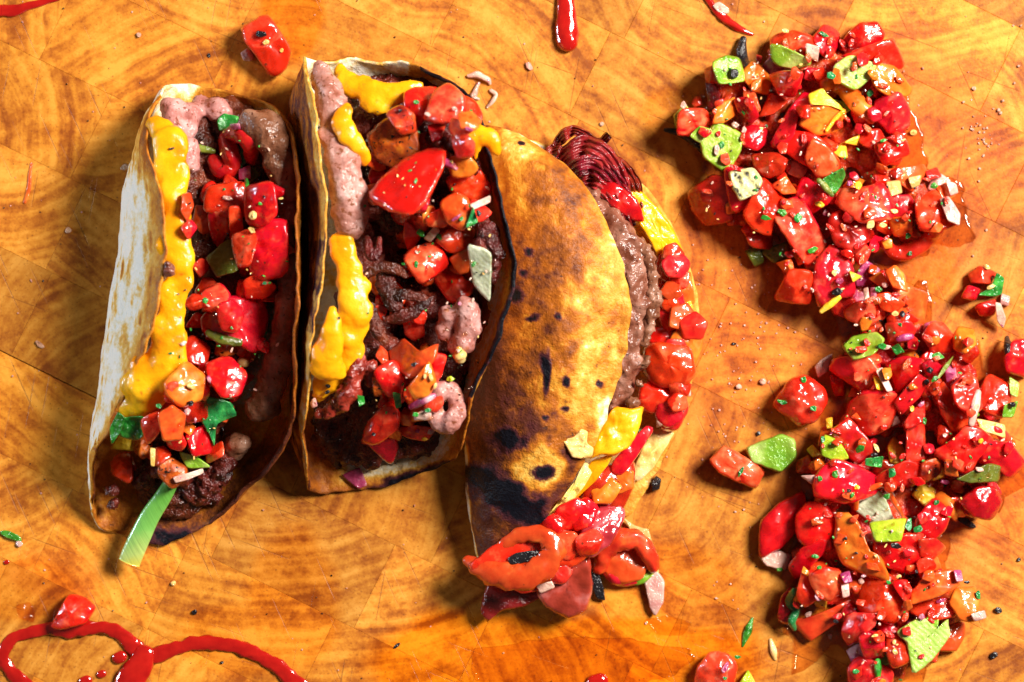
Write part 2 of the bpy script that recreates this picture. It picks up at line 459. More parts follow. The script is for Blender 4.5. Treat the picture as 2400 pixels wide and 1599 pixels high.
film_mat('oil', (0.995, 0.92, 0.72))

def tortilla_mat():
    m, t, p = nt('tortilla')
    at = N(t, 'ShaderNodeAttribute', attribute_name='toast_shade')
    sep = N(t, 'ShaderNodeSeparateColor'); t.links.new(at.outputs['Color'], sep.inputs[0])
    vec, ran, tc = seeded_coords(t)
    f1 = noise_n(t, vec, 130, 5, 0.6); f2 = noise_n(t, vec, 700, 3, 0.6); f3 = noise_n(t, vec, 1600, 2)
    # toast level, with some painted shade, broken up by fine mottling
    tt = math_n(t, 'ADD', sep.outputs[0], math_n(t, 'MULTIPLY', math_n(t, 'SUBTRACT', f1, 0.5), 0.55))
    tt = math_n(t, 'ADD', tt, math_n(t, 'MULTIPLY', math_n(t, 'SUBTRACT', f2, 0.5), 0.5), clamp=True)
    r = ramp(t, [(0.0, (0.84, 0.79, 0.68)), (0.10, (0.81, 0.68, 0.44)), (0.24, (0.74, 0.43, 0.085)), (0.42, (0.60, 0.25, 0.026)), (0.66, (0.37, 0.105, 0.010)), (1.0, (0.09, 0.022, 0.012))])
    t.links.new(tt, r.inputs[0])
    ch = math_n(t, 'ADD', sep.outputs[1], math_n(t, 'MULTIPLY', math_n(t, 'SUBTRACT', f2, 0.5), 0.6))
    ra = ramp(t, [(0.12, (0, 0, 0)), (0.45, (1, 1, 1))]); t.links.new(ch, ra.inputs[0])
    c0 = mixc(t, ra.outputs[0], r.outputs[0], (0.085, 0.020, 0.024))
    rc = ramp(t, [(0.40, (0, 0, 0)), (0.74, (1, 1, 1))]); t.links.new(ch, rc.inputs[0])
    c = mixc(t, rc.outputs[0], c0, (0.005, 0.005, 0.009))
    p.inputs['Specular IOR Level'].default_value = 0.15
    spk = ramp(t, [(0.70, (0, 0, 0)), (0.74, (1, 1, 1))]); t.links.new(noise_n(t, vec, 420, 2), spk.inputs[0])
    c = mixc(t, math_n(t, 'MULTIPLY', spk.outputs[0], math_n(t, 'ADD', math_n(t, 'MULTIPLY', sep.outputs[0], 0.8), 0.15), clamp=True), c, (0.05, 0.018, 0.012))
    t.links.new(c, p.inputs['Base Color'])
    rg = ramp(t, [(0.3, (0.34,) * 3), (0.7, (0.6,) * 3)]); t.links.new(f1, rg.inputs[0])
    t.links.new(rg.outputs[0], p.inputs['Roughness'])
    n1 = bump_n(t, f3, 0.5, 0.0004); n2 = bump_n(t, f1, 0.8, 0.0022, n1)
    t.links.new(n2, p.inputs['Normal'])
    MAT['tortilla'] = m
tortilla_mat()

def wood_mat():
    """end grain: growth rings about a centre that each block carries, pores, knife cuts, oil stains"""
    m, t, p = nt('end_grain_wood')
    tc = N(t, 'ShaderNodeTexCoord'); geo = N(t, 'ShaderNodeNewGeometry'); oi = N(t, 'ShaderNodeObjectInfo')
    rc = N(t, 'ShaderNodeAttribute', attribute_type='OBJECT', attribute_name='ring_centre')
    tone = N(t, 'ShaderNodeAttribute', attribute_type='OBJECT', attribute_name='tone')
    sub = N(t, 'ShaderNodeVectorMath', operation='SUBTRACT')
    t.links.new(geo.outputs['Position'], sub.inputs[0]); t.links.new(rc.outputs['Vector'], sub.inputs[1])
    # wobble
    nz = N(t, 'ShaderNodeTexNoise'); nz.inputs['Scale'].default_value = 28; nz.inputs['Detail'].default_value = 3
    t.links.new(geo.outputs['Position'], nz.inputs['Vector'])
    off = N(t, 'ShaderNodeVectorMath', operation='SCALE'); t.links.new(nz.outputs['Color'], off.inputs[0]); off.inputs['Scale'].default_value = 0.011
    add = N(t, 'ShaderNodeVectorMath', operation='ADD'); t.links.new(sub.outputs[0], add.inputs[0]); t.links.new(off.outputs[0], add.inputs[1])
    flat = N(t, 'ShaderNodeVectorMath', operation='MULTIPLY'); t.links.new(add.outputs[0], flat.inputs[0]); flat.inputs[1].default_value = (1, 1, 0)
    ln = N(t, 'ShaderNodeVectorMath', operation='LENGTH'); t.links.new(flat.outputs[0], ln.inputs[0])
    dist = ln.outputs['Value']
    # ring width varies with radius
    n1d = N(t, 'ShaderNodeTexNoise', noise_dimensions='1D'); n1d.inputs['Scale'].default_value = 105; n1d.inputs['Detail'].default_value = 2
    t.links.new(math_n(t, 'ADD', dist, math_n(t, 'MULTIPLY', oi.outputs['Random'], 9.0)), n1d.inputs['W'])
    n1e = N(t, 'ShaderNodeTexNoise', noise_dimensions='1D'); n1e.inputs['Scale'].default_value = 420; n1e.inputs['Detail'].default_value = 2
    t.links.new(math_n(t, 'ADD', dist, math_n(t, 'MULTIPLY', oi.outputs['Random'], 5.0)), n1e.inputs['W'])
    band = math_n(t, 'ADD', math_n(t, 'MULTIPLY', n1d.outputs['Fac'], 0.50), math_n(t, 'MULTIPLY', n1e.outputs['Fac'], 0.50))
    mott = noise_n(t, geo.outputs['Position'], 75, 5, 0.62)
    mid = noise_n(t, geo.outputs['Position'], 330, 4, 0.65)
    pores = noise_n(t, geo.outputs['Position'], 1500, 2)
    v = math_n(t, 'ADD', math_n(t, 'MULTIPLY', band, 0.49), math_n(t, 'MULTIPLY', mott, 0.51))
    v = math_n(t, 'ADD', v, math_n(t, 'ADD', math_n(t, 'MULTIPLY', math_n(t, 'SUBTRACT', pores, 0.5), 0.10), math_n(t, 'MULTIPLY', math_n(t, 'SUBTRACT', mid, 0.5), 0.32)))
    r = ramp(t, [(0.36, (0.26, 0.060, 0.005)), (0.44, (0.42, 0.124, 0.010)), (0.52, (0.58, 0.212, 0.019)), (0.63, (0.73, 0.312, 0.042))])
    t.links.new(v, r.inputs[0])
    c = mixc(t, 1.0, r.outputs[0], tone.outputs['Color'], 'MULTIPLY')
    # reddish stain around the salsa (right), deep orange oil (foot of the board and patches)
    sp = N(t, 'ShaderNodeSeparateXYZ'); t.links.new(geo.outputs['Position'], sp.inputs[0])
    big = noise_n(t, geo.outputs['Position'], 14, 4, 0.6)
    def spot(cx, cy, rx, ry, amt):
        ax = math_n(t, 'DIVIDE', math_n(t, 'SUBTRACT', sp.outputs[0], (cx - 1200) * S), rx * S)
        ay = math_n(t, 'DIVIDE', math_n(t, 'SUBTRACT', sp.outputs[1], -(cy - 799.5) * S), ry * S)
        d = math_n(t, 'SQRT', math_n(t, 'ADD', math_n(t, 'MULTIPLY', ax, ax), math_n(t, 'MULTIPLY', ay, ay)))
        d = math_n(t, 'ADD', d, math_n(t, 'MULTIPLY', math_n(t, 'SUBTRACT', big, 0.5), 1.5))
        q = ramp(t, [(0.75, (amt,) * 3), (1.05, (0, 0, 0))]); t.links.new(d, q.inputs[0])
        return q.outputs[0]
    oil = None
    for a in ((1330, 1550, 540, 130, 0.95), (690, 1410, 130, 190, 0.5), (690, 40, 80, 110, 0.7), (1560, 1390, 200, 130, 0.5), (1590, 260, 110, 70, 0.5), (60, 1380, 130, 90, 0.45), (2150, 640, 130, 120, 0.6), (560, 1500, 180, 90, 0.4)):
        q = spot(*a); oil = q if oil is None else math_n(t, 'MAXIMUM', oil, q)
    c = mixc(t, oil, c, mixc(t, 1.0, c, (1.06, 0.70, 0.10), 'MULTIPLY'))
    red = None
    for a in ((2040, 420, 380, 380, 0.85), (2120, 1050, 380, 450, 0.75), (1680, 780, 200, 280, 0.7), (120, 1340, 120, 70, 0.4)):
        q = spot(*a); red = q if red is None else math_n(t, 'MAXIMUM', red, q)
    c = mixc(t, red, c, mixc(t, 1.0, c, (0.90, 0.60, 0.56), 'MULTIPLY'))
    # pores
    pr = ramp(t, [(0.27, (1, 1, 1)), (0.36, (0, 0, 0))]); t.links.new(pores, pr.inputs[0])
    c = mixc(t, math_n(t, 'MULTIPLY', pr.outputs[0], 0.7), c, (0.12, 0.035, 0.010))
    # knife cuts: stretched noise in several directions
    cut = None
    for ang, sd, lo in ((1.15, 0.0, 0.77), (1.75, 3.0, 0.78), (0.35, 7.0, 0.79)):
        mp = N(t, 'ShaderNodeMapping'); t.links.new(geo.outputs['Position'], mp.inputs['Vector'])
        mp.inputs['Rotation'].default_value = (0, 0, ang); mp.inputs['Location'].default_value = (sd, sd * 0.7, 0)
        sc2 = N(t, 'ShaderNodeVectorMath', operation='MULTIPLY'); t.links.new(mp.outputs[0], sc2.inputs[0]); sc2.inputs[1].default_value = (34, 1500, 1)
        f = noise_n(t, sc2.outputs[0], 1.0, 0.0)
        q = ramp(t, [(lo, (0, 0, 0)), (lo + 0.06, (1, 1, 1))]); t.links.new(f, q.inputs[0])
        cut = q.outputs[0] if cut is None else math_n(t, 'MAXIMUM', cut, q.outputs[0])
    c = mixc(t, math_n(t, 'MULTIPLY', cut, 0.42), c, (0.14, 0.038, 0.012))
    t.links.new(c, p.inputs['Base Color'])
    rg = math_n(t, 'SUBTRACT', math_n(t, 'ADD', 0.40, math_n(t, 'MULTIPLY', mott, 0.25)), math_n(t, 'MULTIPLY', oil, 0.28))
    t.links.new(rg, p.inputs['Roughness'])
    p.inputs['Specular IOR Level'].default_value = 0.22
    hgt = math_n(t, 'SUBTRACT', math_n(t, 'MULTIPLY', pores, 0.4), cut)
    n1 = bump_n(t, hgt, 0.5, 0.00025); n2 = bump_n(t, mott, 0.35, 0.0008, n1)
    t.links.new(n2, p.inputs['Normal'])
    MAT['wood'] = m
wood_mat()
# ------------------------------------------------------------------ the cutting board: end-grain blocks in rows
ANG = math.radians(26.3); CA, SA = math.cos(ANG), math.sin(ANG)
def uv2xy(u, v): return (u * CA - v * SA, u * SA + v * CA)
U0, U1 = -260.0, 3120.0
ROW0, ROWH = 84.8 - 217.0 * 7, 217.0
NROWS = 14
board_thick = 330.0
def quad_box(us, vs, z0, z1, bev):
    u0, u1 = us; v0, v1 = vs
    V = []
    for (d, z) in ((0, z0), (0, z1 - bev), (bev, z1)):
        for (u, v) in ((u0 + d, v0 + d), (u1 - d, v0 + d), (u1 - d, v1 - d), (u0 + d, v1 - d)):
            x, y = uv2xy(u, v); V.append(((x - 1200) * S, -(y - 799.5) * S, z * S))
    F = [(0, 1, 2, 3), (11, 10, 9, 8)]
    for i in (0, 4):
        for k in range(4):
            k2 = (k + 1) % 4
            F.append((i + k2, i + k, i + 4 + k, i + 4 + k2))
    return V, F
V, F = quad_box((U0 + 4, U1 - 4), (ROW0 + 4, ROW0 + NROWS * ROWH - 4), -board_thick, -60, 2)
def flat_mat(name, c, rough=0.6):
    m, t, p = nt(name)
    vec, ran, tc = seeded_coords(t)
    r = ramp(t, [(0.3, tuple(x * 0.7 for x in c)), (0.7, c)]); t.links.new(noise_n(t, vec, 60, 4), r.inputs[0])
    t.links.new(r.outputs[0], p.inputs['Base Color']); p.inputs['Roughness'].default_value = rough
    return m
board = mk('cutting_board', V, F, flat_mat('glue_bed', (0.16, 0.06, 0.02)), smooth=False)
tag(board, 'orange end grain wooden cutting board under the tacos and salsa', None, None, 'structure')
rb = random.Random(21)
RING = [((1100, 120), (880, 470)), ((1380, 120), (880, 470)), ((720, 1390), (800, 820)), ((900, 1500), (830, 860)), ((620, 1330), (700, 800)), ((1500, 300), (1250, 520)),
        ((250, 330), (300, -350)), ((2250, 60), (2150, -420)), ((2290, 330), (2700, 900)), ((2350, 1480), (1900, 2100)), ((2250, 1560), (1900, 2100)), ((1650, 1000), (1250, 850)), ((1600, 620), (1250, 620)), ((120, 650), (-300, 1200))]
for r in range(NROWS):
    u = U0; v0 = ROW0 + r * ROWH
    first = True
    while u < U1 - 1:
        L = rb.uniform(260, 430) * (rb.uniform(0.4, 1) if first else 1); first = False
        u2 = min(u + L, U1)
        if U1 - u2 < 140: u2 = U1
        lift = rb.uniform(-0.4, 0.0)
        crack = 2.2 if (r == 10 and (u + u2) / 2 < 640) else 0.1      # the one open joint, at the left
        V, F = quad_box((u + 0.15, u2 - 0.15), (v0 + crack, v0 + ROWH - 0.15), -58, lift, 0.8)
        o = mk('wood_block', V, F, MAT['wood'], board, smooth=False)
        cx, cy = uv2xy((u + u2) / 2, v0 + ROWH / 2)
        a = rb.uniform(0, 6.283); d = rb.uniform(260, 900)
        rc = (cx + d * math.cos(a), cy + d * math.sin(a))
        best = min(RING, key=lambda q: math.hypot(q[0][0] - cx, q[0][1] - cy))
        if math.hypot(best[0][0] - cx, best[0][1] - cy) < 190: rc = best[1]
        o['ring_centre'] = [(rc[0] - 1200) * S, -(rc[1] - 799.5) * S, 0.0]
        b = rb.uniform(0.72, 1.18); h = rb.uniform(-0.08, 0.08)
        o['tone'] = [b * (1 + h * 0.3), b, b * (1 - h * 2)]
        u = u2

# ------------------------------------------------------------------ tortillas
def spotval(x, y, cx, cy, rx, ry, n=0.35, ang=0.0):
    dx, dy = x - cx, y - cy
    if ang: dx, dy = dx * math.cos(ang) + dy * math.sin(ang), -dx * math.sin(ang) + dy * math.cos(ang)
    d = math.hypot(dx / rx, dy / ry) + n * mnoise.noise(Vector((x * 0.035, y * 0.035, cx * 0.01))) * 1.6
    return max(0.0, min(1.0, 1.6 - d * 1.1))
def fb(x, y, f, s=0.0): return mnoise.fractal(Vector((x * f, y * f, s)), 0.6, 2.0, 4)
def lerp(a, b, f): return a + (b - a) * max(0.0, min(1.0, f))

def tortilla(parent, rows, paint, thick=9.5, nu=110, nv=150, flip=False, seed=0, wob=8.0, edge=16.0):
    R = [catmull(r, 20) for r in rows]
    R = [np.array(r) for r in R]
    m = R[0].shape[0]
    G = np.array([catmull([R[i][k] for i in range(len(R))], 20) for k in range(m)])   # across, along, 3
    ci = np.linspace(0, G.shape[0] - 1, nu); cj = np.linspace(0, G.shape[1] - 1, nv)
    def samp(a, b):
        i0 = int(min(a, G.shape[0] - 2)); j0 = int(min(b, G.shape[1] - 2)); fa = a - i0; fb_ = b - j0
        return (G[i0, j0] * (1 - fa) * (1 - fb_) + G[i0 + 1, j0] * fa * (1 - fb_) + G[i0, j0 + 1] * (1 - fa) * fb_ + G[i0 + 1, j0 + 1] * fa * fb_)
    P = np.array([[samp(a, b) for b in cj] for a in ci])
    du = np.gradient(P, axis=0); dv = np.gradient(P, axis=1)
    nrm = np.cross(du, dv); nrm /= (np.linalg.norm(nrm, axis=2, keepdims=True) + 1e-9)
    # y axis of the board units runs down, heights run up: outer side is decided by the caller
    if flip: nrm = -nrm
    for i in range(nu):
        for j in range(nv):
            q = P[i, j]
            e = min(i, nu - 1 - i, j, nv - 1 - j)
            a = wob * mnoise.noise(Vector((q[0] * 0.008, q[1] * 0.008, q[2] * 0.008 + seed))) + 0.35 * wob * mnoise.noise(Vector((q[0] * 0.03, q[1] * 0.03, q[2] * 0.03 + seed))) + 2.6 * max(0.0, mnoise.noise(Vector((q[0] * 0.055, q[1] * 0.055, q[2] * 0.055 + seed))))
            P[i, j] = q + nrm[i, j] * a
            if e < 2:
                P[i, j] += edge * 0.5 * mnoise.noise(Vector((q[0] * 0.012, q[1] * 0.012, seed + 14.0))) * np.array([0.6, 0.6, 1.0])
                P[i, j, :2] += edge * 0.35 * mnoise.noise(Vector((q[0] * 0.03, q[1] * 0.03, seed + 4.0)))
    verts = []; paintv = []
    fade = np.ones((nu, nv))
    for i in range(nu):
        for j in range(nv):
            e = min(i, nu - 1 - i, j * 0.8, (nv - 1 - j) * 0.8)
            fade[i, j] = 0.55 + 0.45 * min(1.0, e / 3.0)
    for side in (0, 1):
        for i in range(nu):
            for j in range(nv):
                q = P[i, j] + nrm[i, j] * (thick * fade[i, j] * (0.5 if side else -0.5))
                verts.append(W(q[0], q[1], max(q[2], 0.8)))
                paintv.append(paint(q[0], q[1], q[2], i / (nu - 1), j / (nv - 1), side))
    faces = []
    o2 = nu * nv
    for i in range(nu - 1):
        for j in range(nv - 1):
            a, b, c, d = i * nv + j, (i + 1) * nv + j, (i + 1) * nv + j + 1, i * nv + j + 1
            if flip: faces.append((a, b, c, d)); faces.append((o2 + d, o2 + c, o2 + b, o2 + a))
            else: faces.append((d, c, b, a)); faces.append((o2 + a, o2 + b, o2 + c, o2 + d))
    loop = [(i, 0) for i in range(nu)] + [(nu - 1, j) for j in range(1, nv)] + [(i, nv - 1) for i in range(nu - 2, -1, -1)] + [(0, j) for j in range(nv - 2, 0, -1)]
    for k in range(len(loop)):
        i, j = loop[k]; i2, j2 = loop[(k + 1) % len(loop)]
        f = (i * nv + j, i2 * nv + j2, o2 + i2 * nv + j2, o2 + i * nv + j)
        faces.append(f if not flip else f[::-1])
    o = mk('tortilla', verts, faces, MAT['tortilla'], parent)
    at = o.data.color_attributes.new('toast_shade', 'FLOAT_COLOR', 'POINT')
    arr = np.ones((len(verts), 4), dtype=np.float32); arr[:, :2] = np.array(paintv)
    at.data.foreach_set('color', arr.ravel())
    bm = bmesh.new(); bm.from_mesh(o.data); bmesh.ops.recalc_face_normals(bm, faces=bm.faces); bm.to_mesh(o.data); bm.free()
    return o, P, verts

def root(name, x, y, label, cat='taco', group='open tacos lined up on the board'):
    return tag(empty(name, W(x, y, 0)), label, cat, group)

taco1 = root('taco', 440, 740, 'leftmost taco with pale outer wall and a long ribbon of melted yellow cheese')
taco2 = root('taco', 900, 640, 'middle taco with a sausage strip and a blackened tortilla rim')
taco3 = root('taco', 1320, 780, 'rightmost taco lying on its side showing a browned charred tortilla face')

def paint1(x, y, z, s, v, side):
    if side == 1 and s < 0.5:
        st = mnoise.noise(Vector((x * 0.05, y * 0.007, z * 0.03))) ; st2 = mnoise.noise(Vector((x * 0.16, y * 0.012, z * 0.09 + 3)))
        t = -0.03 + 0.10 * fb(x * 1.5, y * 0.5, 0.02, 5.0) + 0.55 * max(0, st - 0.12) + 1.0 * max(0, st2 - 0.22) + 0.16 * max(0.0, 1 - s / 0.14) + 0.42 * max(0, 1 - s / 0.07)
        if y < 420: t += 0.35 * max(0, 1 - abs(y - 330) / 110) * (1 if z > 120 else 0.3)
        return (min(t, 0.75), 0.0)
    e = min(s, 1 - s); t = 0.10 + 0.12 * fb(x, y, 0.02)
    if v < 0.06: t = max(t, 0.55 * spotval(x, y, 560, 225, 110, 26) + 0.1)
    if e < 0.03: t = max(t, 0.5)
    if s > 0.75 and v > 0.05: t += 0.2
    t += 0.55 * max(0.0, min(1.0, (y - 930) / 120))  # lower inside end: browning plus its shade, painted into the colour
    c = 0.0
    if v > 0.93: t = max(t, lerp(0.25, 0.9, (x - 260) / 80)); c = 0.75 * spotval(x, y, 410, 1262, 90, 24)
    return (t, c)
def paint2(x, y, z, s, v, side):
    e = min(s, 1 - s)
    if side == 1 and s < 0.5:
        st = mnoise.noise(Vector((x * 0.07, y * 0.006, z * 0.05))); st2 = mnoise.noise(Vector((x * 0.12, y * 0.015, z * 0.09 + 3)))
        t = 0.86 + 0.45 * st + 0.35 * st2
        if s < 0.03: t = 0.36 + 0.2 * st2
        c = 0.6 * max(0, st2 * 1.3 + 0.05) + (0.28 if 560 < y < 780 else 0) + (0.3 if s > 0.12 else 0) * max(0, st + 0.2)
        if y > 800: t -= 0.15; c -= 0.25
        return (max(0.1, min(t, 1)), max(0, c))
    t = 0.10 + 0.14 * fb(x, y, 0.02); c = 0.0
    if s < 0.03: t = 0.34 + 0.2 * fb(x, y, 0.05)
    if s > 0.55:
        rim = max(0.0, 1 - (1 - s) / 0.055)
        rag = 0.5 + 0.9 * fb(x, y, 0.018, 2)
        t = max(t, 0.55 * max(0.0, 1 - (1 - s) / 0.16) + 0.1)
        if y < 930: c = max(c, rim * (0.55 + 0.8 * rag))
        else: t = max(t, 0.5 * rim)
    t += 0.6 * max(0.0, min(1.0, (y - 930) / 60)) * max(0.0, min(1.0, (830 - x) / 60))  # shadow in the lower left corner painted in as darker brown
    if v < 0.07 and x > 960: t = max(t, 0.5); c = max(c, 0.8 * max(0, 1 - v / 0.03) * (1 if x > 985 else 0))
    if v > 0.94:
        f = (v - 0.94) / 0.06
        t = max(t, 0.12 + 0.7 * f); c = max(c, f * 1.0 * spotval(x, y, 985, 1118, 110, 40))
    return (t, c)
def paint3(x, y, z, s, v, side):
    if side == 0 or s > 0.62:
        t = 0.16 + 0.14 * fb(x, y, 0.02)
        if s > 0.93: t += 0.22
        return (t, 0.5 * spotval(x, y, 1535, 1135, 14, 16))
    # browned upper face
    big = fb(x, y, 0.0065, 1.3); fine = fb(x, y, 0.022, 4.0)
    t = 0.66 + 0.26 * big + 0.20 * fine
    t += 0.14 * max(0, 1 - (x - 1080) / 190)
    edge = s / 0.5
    t -= 0.24 * max(0, 1 - edge / 0.08)                                    # pale rim
    for (cx, cy, rx, ry, a) in ((1420, 560, 55, 120, 0.22), (1385, 740, 60, 90, 0.34), (1330, 690, 40, 40, 0.28), (1395, 880, 45, 110, 0.26), (1190, 360, 60, 70, 0.36), (1300, 530, 40, 40, 0.15), (1365, 990, 60, 70, 0.22)):
        t -= 0.75 * a * spotval(x, y, cx, cy, rx, ry, 0.5)
    for (cx, cy, rx, ry, a) in ((1210, 1050, 150, 105, 0.42), (1180, 1240, 110, 80, 0.36), (1330, 1110, 70, 80, 0.25), (1150, 930, 70, 90, 0.25), (1290, 430, 60, 60, 0.16)):
        t += a * spotval(x, y, cx, cy, rx, ry, 0.4)
    if s > 0.43 and y > 1000: t = lerp(t, 0.12, (s - 0.43) / 0.03 * min(1.0, (y - 1000) / 60))
    isl = spotval(x, y, 1262, 1092, 66, 50, 0.35)
    t = lerp(t, 0.34, isl * 1.2)
    c = 0.0
    for (cx, cy, rx, ry, an) in ((1168, 1155, 70, 40, 0.55), (1230, 1195, 58, 34, 0.35), (1130, 1118, 40, 26, 0.5), (1195, 1032, 36, 26, 0), (1283, 875, 8, 46, 0.06), (1272, 848, 6, 22, 0), (1270, 1108, 22, 17, -0.3), (1239, 590, 12, 9, 0), (1226, 640, 9, 8, 0), (1327, 895, 9, 12, 0), (1325, 958, 10, 7, 0), (1278, 980, 8, 7, 0.3), (1250, 745, 16, 7, -0.4), (1308, 742, 6, 9, 0), (1206, 690, 20, 18, 0), (1222, 336, 8, 5, 0), (1405, 900, 7, 9, 0)):
        if abs(x - cx) < rx * 3 + 20 and abs(y - cy) < ry * 3 + 20:
            c = max(c, spotval(x, y, cx, cy, rx, ry, 0.3 if rx > 20 else 0.15, an))
    c = c * 0.9 + 0.32 * spotval(x, y, 1200, 1090, 150, 140, 0.5) * max(0, fine + 0.35) * (1 - isl)
    return (max(0.05, min(t, 1.0)), c)

rows1 = [[(374,226,150),(378,210,110),(400,199,60),(470,204,35),(560,220,50),(620,238,100),(655,262,170)],
 [(346,310,250),(326,325,150),(345,320,15),(450,310,8),(600,305,15),(680,318,140),(684,335,260)],
 [(380,487,330),(302,470,150),(310,470,15),(450,470,8),(610,470,15),(690,470,160),(694,475,310)],
 [(381,640,345),(283,640,150),(290,640,15),(440,640,8),(610,640,15),(695,640,160),(699,640,330)],
 [(345,815,320),(252,830,140),(262,830,12),(420,830,8),(600,830,12),(690,830,150),(692,830,310)],
 [(258,1000,230),(224,1005,120),(235,1005,10),(380,1010,8),(570,1010,10),(668,1000,120),(678,1000,240)],
 [(222,1060,150),(214,1100,70),(228,1130,8),(340,1140,8),(480,1140,8),(580,1140,60),(600,1125,120)],
 [(218,1175,60),(222,1215,30),(245,1245,10),(310,1262,8),(380,1275,10),(450,1250,20),(495,1225,40)]]
rows2 = [[(715,134,200),(725,138,150),(765,144,90),(830,134,70),(890,144,80),(970,150,130),(1000,166,180)],
 [(735,215,300),(690,225,160),(705,225,15),(830,225,8),(980,225,15),(1075,215,160),(1100,230,280)],
 [(750,340,350),(693,340,170),(708,340,15),(850,340,8),(1010,340,15),(1110,345,170),(1145,350,330)],
 [(763,500,370),(714,500,180),(722,500,15),(870,500,8),(1040,500,15),(1150,500,180),(1186,500,350)],
 [(752,670,370),(710,670,180),(720,670,15),(870,670,8),(1040,670,15),(1165,660,190),(1210,650,350)],
 [(730,800,350),(698,805,170),(712,805,15),(860,805,8),(1030,805,15),(1140,800,190),(1168,800,330)],
 [(713,960,270),(686,960,130),(700,960,12),(830,960,8),(980,960,12),(1080,950,150),(1104,930,290)],
 [(718,1060,160),(702,1060,80),(712,1065,10),(820,1065,8),(930,1065,8),(1040,1050,90),(1085,1040,200)],
 [(728,1150,60),(735,1155,40),(760,1157,20),(820,1150,12),(900,1142,20),(1000,1108,60),(1067,1074,130)]]
rows3 = [[(1215,316,150),(1190,308,155),(1160,300,150),(1134,297,120),(1160,300,80),(1200,310,50),(1250,330,30)],
 [(1341,402,200),(1260,370,220),(1180,370,205),(1135,380,110),(1180,390,15),(1300,400,8),(1450,400,20)],
 [(1404,487,215),(1300,470,245),(1190,470,220),(1135,480,110),(1190,490,10),(1350,490,8),(1540,470,25)],
 [(1467,650,230),(1330,640,265),(1190,650,225),(1125,660,110),(1190,660,10),(1400,660,8),(1622,640,30)],
 [(1468,800,225),(1320,810,265),(1180,820,220),(1105,830,105),(1170,830,10),(1390,820,8),(1638,790,30)],
 [(1430,951,210),(1290,970,245),(1160,980,200),(1095,990,95),(1160,990,10),(1370,980,8),(1590,980,25)],
 [(1366,1090,185),(1250,1110,205),(1150,1110,165),(1092,1110,80),(1150,1120,8),(1330,1120,8),(1530,1120,15)],
 [(1270,1213,150),(1190,1220,150),(1135,1220,115),(1101,1205,55),(1140,1210,8),(1250,1210,8),(1440,1225,10)],
 [(1165,1293,110),(1145,1302,105),(1130,1308,80),(1118,1310,50),(1128,1305,20),(1150,1300,8),(1200,1295,8)]]
tor1, G1, v1 = tortilla(taco1, rows1, paint1, flip=True, seed=1)
tor2, G2, v2 = tortilla(taco2, rows2, paint2, flip=True, seed=2)
tor3, G3, v3 = tortilla(taco3, rows3, paint3, flip=True, seed=3, wob=9.0)
for vv in (v1, v2): splat(vv)
n3 = len(v3) // 2
sel = [q for k, q in enumerate(v3) if (k % n3) // 150 > 70]        # only the lower leaf of the third taco carries filling
splat(sel)

# ------------------------------------------------------------------ fillings that belong to each taco
r1 = random.Random(5)
# left taco
bed = []
for y in range(290, 1150, 26):
    cx = 520 - max(0, y - 500) * 0.17 ; hw = 95 if y < 950 else 95 - (y - 950) * 0.25
    top = 150 if 330 < y < 900 else (100 if y <= 330 else max(40, 150 - (y - 900) * 0.45))
    for k in range(4):
        bed.append((cx + r1.uniform(-hw, hw), y + r1.uniform(-15, 15), top * r1.uniform(0.5, 0.85), r1.uniform(26, 46), 1, 1, 0.9))
    bed.append((cx, y, top * 0.35, 70, 1.3, 1, 0.8))
blob_obj('shredded_meat', bed, MAT['dark_meat'], taco1, voxel=8, smooth=3, amp=14, freq=0.045, amp2=7, freq2=0.13, seed=1)
blob_obj('sausage_patty', [(596,295,200,40),(622,300,208,44),(648,340,214,42),(662,390,210,36),(672,450,200,30),(676,520,195,27),(676,590,195,27),(676,660,195,27),(672,730,190,28),(664,800,184,30),(650,860,176,32),(632,915,165,34),(606,960,145,34),(560,1040,100,32),(548,1060,85,26)], MAT['patty'], taco1, voxel=6, smooth=6, amp=9, freq=0.03, amp2=2.6, freq2=0.13, seed=2, chain=True, flatz=0.9, jit=0.3, rlo=0.8)
blob_obj('sausage_crumble', [(398,248,130,24),(408,280,150,28),(415,312,165,26),(455,262,115,26),(440,300,140,28),(500,255,100,26),(525,268,110,22),(470,240,80,24),(440,345,175,26),(450,385,185,22)], MAT['sausage'], taco1, voxel=6, smooth=6, amp=7, freq=0.03, amp2=2.6, freq2=0.13, seed=3, chain=True, jit=0.3, rlo=0.8)
blob_obj('meat_crumble', [(490,1130,75,32),(515,1108,85,30),(530,1085,95,24),(470,1160,55,28),(500,1165,48,22),(262,1150,80,16),(268,1180,60,14),(450,1150,60,26),(420,1110,90,34),(380,1090,90,34),(340,1120,60,30)], MAT['dark_meat'], taco1, voxel=5, smooth=3, amp=10, freq=0.07, amp2=5, freq2=0.2, seed=4)
blob_obj('melted_cheese', [(354,292,238,20),(380,308,252,33),(396,335,268,40),(399,372,282,41),(396,410,295,36),(400,450,305,31),(405,490,315,29),(407,530,322,31),(414,570,325,36),(422,605,325,40),(426,638,322,29),(410,672,320,30),(402,715,318,33),(398,755,316,36),(392,795,310,40),(392,835,300,47),(374,872,286,51),(350,910,268,49),(327,940,250,42),(304,962,232,30),(332,860,290,30),(307,905,265,28),(432,590,315,25),(407,850,292,35)], MAT['cheese'], taco1, voxel=5, smooth=12, amp=6, freq=0.022, amp2=1.5, freq2=0.06, seed=5, chain=True, flatz=0.42, jit=0.5, rlo=0.55)
blob_obj('meat_crumb', [(394,622,352,11),(400,636,352,12),(390,640,348,9)], MAT['patty'], taco1, voxel=4, smooth=2, amp=5, freq=0.1, seed=6)

